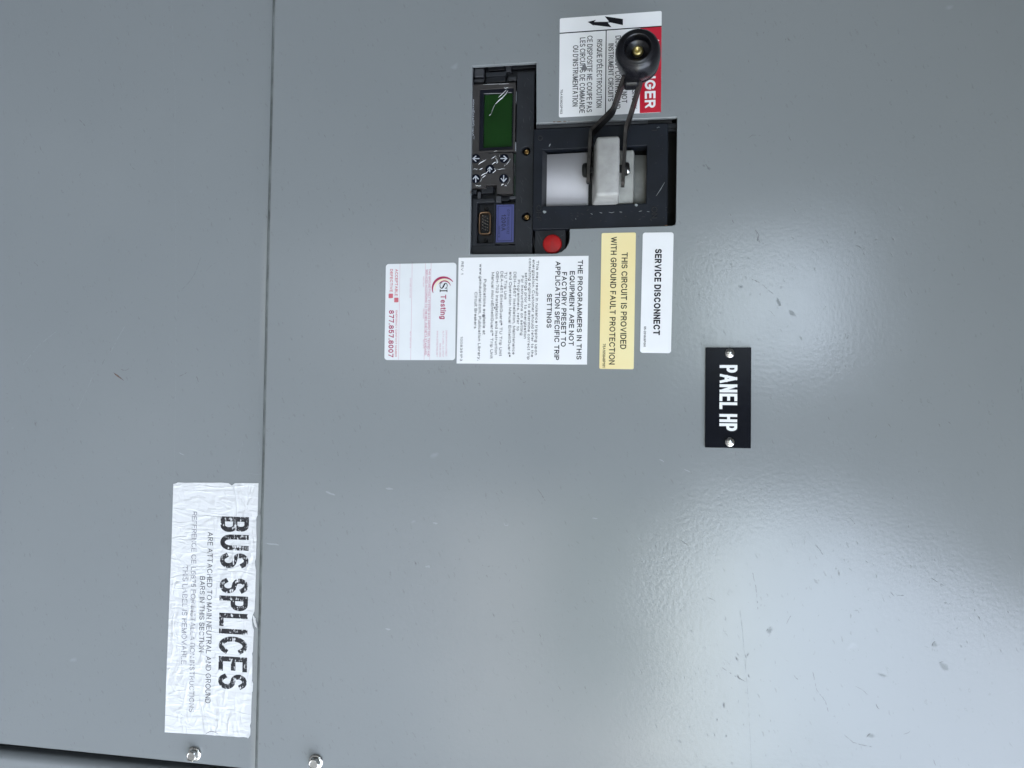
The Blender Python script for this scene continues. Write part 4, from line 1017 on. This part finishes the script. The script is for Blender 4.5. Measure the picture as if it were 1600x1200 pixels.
KZ = 33
kx, ky = BF.p(997.5, 75.5, 60 * MM)
kprof = [(0, 0), (13.4, 0), (14.4, .5), (14.9, 1.8), (15.2, 4.4), (14.95, 4.9), (14.95, 5.2), (15.3, 5.7), (16.1, 13), (16.0, 19.5), (15.2, 23.4), (13.7, 25.6), (12.2, 26.4), (11.2, 26.5), (10.6, 27.0), (9.9, 27.1), (9.4, 26.7), (9.15, 25.6), (8.9, 20.5), (8.4, 19.6), (0, 19.4)]
kb = obj('knob', lathe_me([(r * MM, z * MM) for r, z in kprof], 56), 'knob', brk, True)
kb.location = (kx, ky, KZ * MM)
kb.rotation_euler = (rad(1.5), rad(-2.5), 0)
kb['label'] = 'round black knob with a recessed centre'
sc1 = obj('knob_screw', lathe_me([(0, 19.3 * MM), (4.0 * MM, 19.3 * MM), (4.0 * MM, 21.2 * MM), (3.5 * MM, 22.2 * MM), (2.2 * MM, 22.8 * MM), (1.5 * MM, 22.5 * MM), (1.3 * MM, 21.6 * MM), (0, 21.5 * MM)], 26), 'olivebrass', kb, True)
# neck between the arms
nx0 = BF.r(973, 108, 1001, 137, 36 * MM)
box('knob_neck', brk, (nx0[0], nx0[1] + 1.0 * MM, nx0[2], nx0[3] - 1.0 * MM), 30 * MM, 41 * MM, 'knob', 1.8 * MM)

# ------------------------------------------------------------------ stickers
Z1, Z2, Z3 = .25 * MM, .30 * MM, .36 * MM
def sticker(name, corners, label, m, r_px, sides=None, z=0.0):
    fr, w, h = sticker_frame(*corners, z)
    root = empty(name, fr, label, 'sticker', None)
    body = plate('backing', root, [sides(fr) if sides else rrect(-w / 2, -h / 2, w / 2, h / 2, r_px * U)], 0.0, Z1, m)
    return fr, root, w, h

# danger sticker
fr, dng, w, h = sticker('danger_sticker', ((874.7, 28.7), (1033.8, 17.5), (1033, 175.3), (873.3, 183.7)),
    'white and red electrical danger sticker with lightning arrow behind the handle knob', 'white', 2.6)
bm = bmesh.new()
yr = fr.p(1000, 110)[1]; xl = fr.p(955, 46.8)[0]
flat_bm(bm, rrect(xl + .3 * MM, yr, w / 2 - .02 * MM, h / 2 - .02 * MM), Z2)
obj('red_field', bm_mesh(bm, 'red_field'), 'red', dng)
bm = bmesh.new()
flat_bm(bm, [(xl - .42 * MM, -h / 2), (xl + .42 * MM, -h / 2), (xl + .42 * MM, h / 2), (xl - .42 * MM, h / 2)], Z3)
yv = fr.p(946.7, 110)[1]
flat_bm(bm, [(xl + .42 * MM, yv - .36 * MM), (w / 2, yv - .36 * MM), (w / 2, yv + .36 * MM), (xl + .42 * MM, yv + .36 * MM)], Z3)
obj('ruled_line', bm_mesh(bm, 'ruled_line'), 'ink', dng)
bolt_px = [(750, 155), (920, 180), (920, 238), (772, 206), (812, 257), (640, 237), (655, 249), (590, 207), (668, 188), (650, 208), (798, 214)]
bm = bmesh.new(); f = flat_bm(bm, [fr.p(820 + X / 6, Y / 6) for X, Y in bolt_px], Z3)
bmesh.ops.triangulate(bm, faces=[f])
obj('lightning_arrow', bm_mesh(bm, 'lightning_arrow'), 'ink', dng)
bm = bmesh.new(); flat_bm(bm, [fr.p(*q) for q in ((1012.5, 54), (1030.5, 63.5), (1012.5, 73))], Z3)
obj('warning_triangle', bm_mesh(bm, 'warning_triangle'), 'whiteink', dng)
lettering('lettering', dng, fr, [
    ("RISQUE D'ÉLECTROCUTION", 932.3, 940.6, 61.7, 168, .002), ('CE DISPOSITIF NE COUPE PAS', 917.0, 925.4, 55.8, 175.3, .002),
    ('LES CIRCUITS DE COMMANDE', 905.7, 914.2, 58.7, 176.7, .002), ("OU D'INSTRUMENTATION", 894.8, 903.3, 70.8, 166.2, .002),
    ('75A103922P102', 875.4, 878.9, 139.7, 178, .014), ('INSTRUMENT CIRCUITS', 950.3, 958.6, 68, 158.3, .002),
    ('DISCONNECT CONTROL AND', 961.2, 969.8, 55.8, 170, .002), ('THIS DEVICE DOES NOT', 971.8, 980.2, 63, 160.8, .002),
    ('RISK OF ELECTRIC SHOCK', 987.6, 995.8, 60, 170, .002), ('DANGER', 1007.6, 1024.4, 77, 168.7, .028, 'whiteink')], Z3, 'ink')
bm = bmesh.new()
flat_bm(bm, [fr.p(913 + 4.2 * math.cos(a) * (1 + .3 * math.sin(3 * a)), 106 + 5.5 * math.sin(a) * (1 + .25 * math.cos(5 * a))) for a in [k * math.pi / 9 for k in range(18)]], Z3 + .04 * MM)
obj('smudge', bm_mesh(bm, 'smudge'), 'inkgrey', dng)

# service disconnect sticker
fr, svc, w, h = sticker('service_sticker', ((1004.4, 363.6), (1052.4, 363), (1048.6, 552), (1000, 551)),
    'narrow white sticker reading SERVICE DISCONNECT beside the yellow sticker', 'white', 4)
lettering('lettering', svc, fr, [('SERVICE DISCONNECT', 1022.0, 1032.6, 389, 523.6, .03), ('55-201608P001', 1005.8, 1009.2, 510, 542, .02)], Z2, 'ink')

# ground fault sticker
fr, gfs, w, h = sticker('ground_fault_sticker', ((940.6, 364.4), (993.8, 363.2), (990, 577), (935.8, 576.4)),
    'narrow yellow sticker about ground fault protection', 'yellow', 2.4)
lettering('lettering', gfs, fr, [('WITH GROUND FAULT PROTECTION', 953, 962.2, 370, 569.6, .012), ('THIS CIRCUIT IS PROVIDED', 970.2, 979.6, 394.4, 545.6, .012), ('75A105848P101', 941.6, 945.9, 537, 574, .0)], Z2, 'ink')

# programmers notice
fr, prg, w, h = sticker('notice_sticker', ((716.3, 403), (920, 399.5), (916.8, 570), (714, 567.6)),
    'large square white sticker of printed notes about factory trip settings', 'white', .4)
lettering('lettering', prg, fr, [
    ('THE PROGRAMMERS IN THIS', 901.8, 909.6, 406.3, 561.8, .02), ('EQUIPMENT ARE NOT', 889.4, 897.3, 423.6, 540.1, .02),
    ('FACTORY PRESET TO', 877.1, 885, 425.2, 541.7, .02), ('APPLICATION SPECIFIC TRIP', 866.8, 874.7, 408.2, 562.6, .02), ('SETTINGS', 854.4, 862.1, 458.9, 512.3, .02),
    ('This may result in nuisance tripping upon', 836.7, 840.9, 407.1, 554.7), ('energization. Customer should refer to the', 830.8, 834.9, 405.8, 557.9),
    ('consulting engineer to determine correct trip', 825.1, 829.2, 403.8, 561.8), ('settings prior to energization', 819.3, 823.4, 426.1, 529),
    ('For instructions on setting', 813.7, 817.8, 430.9, 523.8), ('Programmers, refer to', 807.9, 812, 437.2, 516.7),
    ('DEH-4567 Installation, Maintenance', 801.5, 805.7, 424.8, 553.9), ('and Operation Manual EntelliGuard®', 794.7, 798.9, 424.8, 557.9),
    ('TU Trip Unit', 787.9, 792, 424.8, 467.9), ('DEA-461 EntelliGuard® TU Trip Unit', 781, 785.2, 424, 556.3),
    ('GEH-702 Installation and Instruction', 774.1, 778.3, 424, 553.9), ('Manual microEntelliGuard™ Trip Unit', 766.9, 771.2, 425.6, 560.3),
    ('Publications available at', 754.9, 759.2, 436.2, 522.7), ('www.geindustrial.com, Publication Library,', 747.7, 751.9, 412.6, 563.4),
    ('Circuit Breakers', 741.1, 745.4, 456.2, 513.2), ('REV 1', 720.4, 724.2, 408.7, 428.8), ('1008351P3', 719, 722.6, 525.9, 564.2)], Z2, 'ink')
bm = bmesh.new()
for px, py, s in ((755.5, 493.5, 2.1), (773, 481, 1.3)):
    flat_bm(bm, [fr.p(px + s * math.cos(k * math.pi / 5), py + 1.3 * s * math.sin(k * math.pi / 5)) for k in range(10)], Z3)
obj('smudge', bm_mesh(bm, 'smudge'), 'inkgrey', prg)

# testing record sticker
fr, sis, w, h = sticker('testing_sticker', ((602.7, 412.2), (712.7, 410.9), (711.6, 563), (601.1, 562.3)),
    'white testing record sticker with pink lettering, round corners and red arc logo', 'whitecard', 5)
bm = bmesh.new()
for px in (624, 643, 664, 672.7):
    y = fr.p(px, 488)[1]
    flat_bm(bm, [(-w / 2, y - .13 * MM), (w / 2, y - .13 * MM), (w / 2, y + .13 * MM), (-w / 2, y + .13 * MM)], Z2)
obj('ruled_line', bm_mesh(bm, 'ruled_line'), 'palepink', sis)
bm = bmesh.new()
for a, b, c, d in ((616.1, 465.2, 622.8, 472.4), (607.4, 458.9, 614.2, 466)): flat_bm(bm, rrect(*fr.r(a, b, c, d), .5 * MM), Z2)
obj('check_box', bm_mesh(bm, 'check_box'), 'salmon', sis)
def arc(bm, cx, cy, r, a0_, a1_, wpx, mi, z=Z2):
    pts = []
    for k in range(25):
        a = rad(a0_ + (a1_ - a0_) * k / 24)
        pts.append(fr.p(590 + (cx + r * math.cos(a)) / 6.314, 390 + (cy + r * math.sin(a)) / 6.314))
    ribbon_bm(bm, pts, wpx / 6.314 * U, z, mi)
bm = bmesh.new()
arc(bm, 655, 388, 113, 160, 322, 25, 0)
arc(bm, 655, 384, 88, 165, 315, 20, 1)
arc(bm, 660, 372, 62, 205, 345, 13, 0)
obj('arc_logo', bm_mesh(bm, 'arc_logo'), ['crimson', 'cream'], sis)
# the two serif capitals
bm = bmesh.new()
def serif_quad(x0, y0, x1, y1): flat_bm(bm, rrect(*fr.r(590 + x0 / 6.314, 390 + y0 / 6.314, 590 + x1 / 6.314, 390 + y1 / 6.314)), Z3)
serif_quad(622, 402, 682, 412)
serif_quad(614, 394, 622, 420); serif_quad(682, 394, 690, 420)
S = [(672, 382), (684, 372), (689, 358), (684, 340), (674, 332), (664, 336), (657, 350), (648, 368), (640, 380), (629, 382), (619, 372), (616, 354), (620, 338), (632, 328)]
W_ = [5, 5, 7, 8, 10, 13, 15, 15, 12, 9, 8, 7, 5, 5]
A = []
q = [fr.p(590 + X / 6.314, 390 + Y / 6.314) for X, Y in S]
for i, (x, y) in enumerate(q):
    a, b = q[max(0, i - 1)], q[min(len(q) - 1, i + 1)]
    dx, dy = b[0] - a[0], b[1] - a[1]; l = math.hypot(dx, dy); k = W_[i] / 6.314 * U / 2
    A.append((bm.verts.new((x - dy / l * k, y + dx / l * k, Z3)), bm.verts.new((x + dy / l * k, y - dx / l * k, Z3))))
for a, b in zip(A, A[1:]): bm.faces.new((a[0], b[0], b[1], a[1]))
serif_quad(664, 378, 690, 385); serif_quad(614, 325, 640, 331)
obj('serif_letters', bm_mesh(bm, 'serif_letters'), 'ink', sis)
lettering('lettering', sis, fr, [
    ('Testing', 688.3, 696.9, 460.5, 498.5, .012, 'crimson'),
    ('THIS GROUND FAULT SYSTEM WAS INSPECTED, TESTED AND', 668.8, 671.8, 420, 557, .0, 'pink'), ('SERVICED ACCORDING TO THE NEC AND NETA STANDARD.', 664.4, 667.4, 421, 555.5, .0, 'pink'),
    ('2048 BANYAN STREET', 696.1, 698.7, 515.9, 557.1, .0, 'palepink'), ('ALTA LOMA, CA 91737', 691.3, 693.8, 516.7, 557.6, .0, 'palepink'), ('909.941.0900', 686.6, 689.1, 536.5, 557.9, .0, 'palepink'), ('WWW.SITESTING.NET', 681.9, 684.4, 516.7, 557.6, .0, 'palepink'),
    ('INSPECTED BY', 661, 662.8, 432, 448.6, .0, 'palepink'), ('JOB NUMBER', 661, 662.8, 481.9, 497.7, .0, 'palepink'), ('TEST DATE', 661, 662.8, 529.4, 544.4, .0, 'palepink'),
    ('CUSTOMER SIGNATURE', 640.2, 642, 434.3, 465.2, .0, 'palepink'), ('NEXT TEST DATE', 640.2, 642, 517.5, 543.6, .0, 'palepink'),
    ('ACCEPTABLE', 617.2, 621.6, 420.4, 462.5, .012, 'salmon'), ('DEFECTIVE', 609.3, 613.6, 420.4, 456.2, .012, 'salmon'),
    ('EMERGENCY CONTACT NUMBER', 617.7, 620.4, 485, 557.6, .0, 'salmon'), ('877.857.8007', 607.2, 615.2, 484.7, 558.2, .018, 'crimson')], Z2 + .02 * MM, 'pink')

# crinkled paper label
def label_material(name, ink):
    """crinkled vinyl; with ink: print that has cracked off along the crinkles"""
    m = bpy.data.materials.new(name); m.use_nodes = True
    nt = m.node_tree; N, L = nt.nodes, nt.links
    b = N['Principled BSDF']; b.inputs['Roughness'].default_value = .45
    tc = N.new('ShaderNodeTexCoord')
    def mp(sx, sy, rot=0.0):
        n = N.new('ShaderNodeMapping'); n.inputs['Scale'].default_value = (sx, sy, 1); n.inputs['Rotation'].default_value = (0, 0, rot)
        L.new(tc.outputs['Object'], n.inputs['Vector']); return n.outputs[0]
    def ns(vec, scale, detail=3, dist=0.0, typ='FBM'):
        n = N.new('ShaderNodeTexNoise'); n.noise_type = typ
        n.inputs['Scale'].default_value = scale; n.inputs['Detail'].default_value = detail; n.inputs['Distortion'].default_value = dist
        L.new(vec, n.inputs['Vector']); return n.outputs[0]
    def ma(op, a, c, clamp=False):
        n = N.new('ShaderNodeMath'); n.operation = op; n.use_clamp = clamp
        for i, v in enumerate((a, c)):
            if isinstance(v, (int, float)): n.inputs[i].default_value = v
            else: L.new(v, n.inputs[i])
        return n.outputs[0]
    def ridge(vec, scale, dist):
        n = ns(vec, scale, 2.5, dist)
        a = ma('ABSOLUTE', ma('SUBTRACT', n, .5), 0)
        return ma('SUBTRACT', 1.0, ma('MULTIPLY', a, 9.0), True)
    r1 = ridge(mp(0.8, 2.3, .12), 34, .7)
    r2 = ridge(mp(2.6, .7, -.1), 48, .5)
    sl_ = ns(mp(1, 1.3), 55, 3)
    # creases gather in some places and leave others nearly flat
    where = ma('MULTIPLY', ma('SUBTRACT', ns(mp(1, 1), 17, 2), .30), 2.6, True)
    r1 = ma('MULTIPLY', r1, where)
    h = ma('ADD', ma('MULTIPLY', r1, .00058), ma('ADD', ma('MULTIPLY', r2, .00026), ma('MULTIPLY', sl_, .0007)))
    bp = N.new('ShaderNodeBump'); bp.inputs['Distance'].default_value = 1.0
    L.new(h, bp.inputs['Height']); L.new(bp.outputs[0], b.inputs['Normal'])
    if ink is None:
        b.inputs['Base Color'].default_value = (.70, .70, .70, 1)
    else:
        worn = ns(mp(1.0, 3.2, -.15), 210, 4, .4)
        worn2 = ns(mp(2.6, 1.0, .2), 160, 3, .2)
        k = ma('ADD', ma('MULTIPLY', worn, .62), ma('MULTIPLY', worn2, .38))
        k = ma('ADD', k, ma('MULTIPLY', r1, .075))
        k = ma('MULTIPLY', ma('SUBTRACT', k, ink[1]), 14.0, True)
        mx = N.new('ShaderNodeMix'); mx.data_type = 'RGBA'
        L.new(k, mx.inputs['Factor'])
        mx.inputs[6].default_value = (*ink[0], 1); mx.inputs[7].default_value = (.69, .69, .695, 1)
        L.new(mx.outputs[2], b.inputs['Base Color'])
    return m
M['crinkle'] = label_material('crinkled white vinyl', None)
M['cracked_ink'] = label_material('cracked black print', ((.014, .014, .018), .553))
M['cracked_thin'] = label_material('cracked thin print', ((.05, .05, .06), .585))
M['cracked_faint'] = label_material('nearly gone print', ((.22, .22, .25), .548))
BUS = [(271, 756), (274, 755.5), (278, 753.8), (290, 754.3), (305, 754), (330, 754.2), (345, 754), (357, 755), (360, 757), (362, 758.8), (364, 757.5), (367, 755.2), (378, 754.6), (390, 754.8), (404, 755),
       (403.4, 780), (402.6, 805), (400.8, 809), (400.6, 820), (401, 842), (400.3, 860), (399.9, 872), (398.4, 877), (398.9, 884), (400.2, 891), (399.4, 910), (399, 930), (397.8, 955), (395, 961), (393.6, 968), (394.6, 978), (396.8, 984),
       (396, 1000), (395.2, 1018), (393.9, 1021), (394.6, 1026), (394.2, 1060), (393.6, 1066), (394.2, 1075), (393, 1100), (392.2, 1128), (390.5, 1134), (391.5, 1140), (391, 1149), (386, 1152.3), (381, 1151.4), (372, 1151.6), (365, 1150.6), (350, 1150), (343, 1149), (335, 1148.9), (320, 1147.5), (313, 1147.2), (300, 1146.6), (280, 1145.4), (257.5, 1144),
       (260, 1060), (264, 960), (268, 860)]
fr, bus, w, h = sticker('bus_splices_label', ((271, 755), (404, 755), (391.5, 1152), (257, 1144)),
    'crinkled torn white label reading BUS SPLICES in cracked black print', M['crinkle'], 0, lambda f: [f.p(*q, LOW) for q in BUS], LOW)
bus['category'] = 'label'
lettering('lettering', bus, fr, [
    ('BUS SPLICES', 342.8, 387.3, 807.4, 1077.5, .012, 'cracked_ink'),
    ('ARE ATTACHED TO MAIN NEUTRAL AND GROUND', 322.6, 330.8, 831, 1099, .0, 'cracked_thin'), ('BARS IN THIS SECTION', 311.6, 319.4, 900.6, 1019, .0, 'cracked_thin'),
    ('REFERENCE CE-L5875 FOR INSTALLATION INSTRUCTIONS', 297.6, 305.3, 799.5, 1113, .0, 'cracked_faint'), ('THIS LABEL IS REMOVABLE', 284.3, 292.3, 883.5, 1038, .0, 'cracked_faint')], Z2, 'ink', zo=LOW)
# lifted scraps along its torn edge
bm = bmesh.new()
for pts, zc in (([(395.5, 961), (399.5, 966), (402.5, 976), (403, 981), (399, 979), (396, 971)], 1.2), ([(394.3, 1064), (395.6, 1068), (395.5, 1080), (393.9, 1079)], .7), ([(385, 1150), (389, 1145), (391.5, 1149), (388.5, 1153)], .8)):
    q = [fr.p(*p, LOW) for p in pts]
    a = [bm.verts.new((x, y, (.3 + zc * (i in (2, 3))) * MM)) for i, (x, y) in enumerate(q)]
    b = [bm.verts.new((x, y, (.1 + zc * (i in (2, 3))) * MM)) for i, (x, y) in enumerate(q)]
    bm.faces.new(a); bm.faces.new(b[::-1])
    n = len(q)
    for k in range(n): bm.faces.new((a[k], b[k], b[(k + 1) % n], a[(k + 1) % n]))
obj('torn_scrap', bm_mesh(bm, 'torn_scrap'), M['crinkle'], bus)['kind'] = 'stuff'
bm = bmesh.new()
ribbon_bm(bm, [fr.p(*p, LOW) for p in ((321.5, 1147), (324.5, 1144.5), (328.5, 1143), (333, 1142.8), (337, 1144), (340.5, 1146.5))], 1.1 * U, Z2)
obj('bubble_crease', bm_mesh(bm, 'bubble_crease'), 'inkgrey', bus)

# engraved name plate
fr, w, h = sticker_frame((1102.3, 543), (1173.3, 543.2), (1173, 700.4), (1101.3, 699))
nm = empty('name_plate', fr, 'black engraved plate reading PANEL HP held by two screws', 'name plate')
plate('plate_body', nm, [rrect(-w / 2, -h / 2, w / 2, h / 2, .3 * MM)], 0.0, 1.7 * MM, 'plate', .25 * MM)
lettering('lettering', nm, fr, [('PANEL HP', 1124.2, 1152, 570.4, 673.4, .014)], 1.75 * MM, 'whiteink')
for px, py, sp in ((1140.3, 551.8, .3), (1140.3, 690.8, .75)):
    x, y = fr.p(px, py, 2.5 * MM)
    s = obj('screw', lathe_me([(0, 0), (3.7 * MM, 0), (3.75 * MM, .4 * MM), (3.3 * MM, 1.2 * MM), (2.2 * MM, 1.8 * MM), (0, 2.05 * MM)], 28), 'steel', nm, True)
    s.location = (x, y, 1.71 * MM); s.rotation_euler = (0, 0, sp)
    bm = bmesh.new()
    for k in range(2):
        c, n = math.cos(k * math.pi / 2), math.sin(k * math.pi / 2)
        pts = [(-1.9, -.42), (1.9, -.42), (1.9, .42), (-1.9, .42)]
        vs = []
        for zt in (1.2, 2.12 - .004 * k):
            vs.append([bm.verts.new(((X * c - Y * n) * MM, (X * n + Y * c) * MM, (zt - (.25 if abs(X) > 1 and zt > 2 else 0)) * MM)) for X, Y in pts])
        bm.faces.new(vs[1])
        for j in range(4): bm.faces.new((vs[0][j], vs[0][(j + 1) % 4], vs[1][(j + 1) % 4], vs[1][j]))
    obj('dark_cross', bm_mesh(bm, 'dark_cross'), 'void', s)  # proud near-black cross, painting the shade of a driver recess
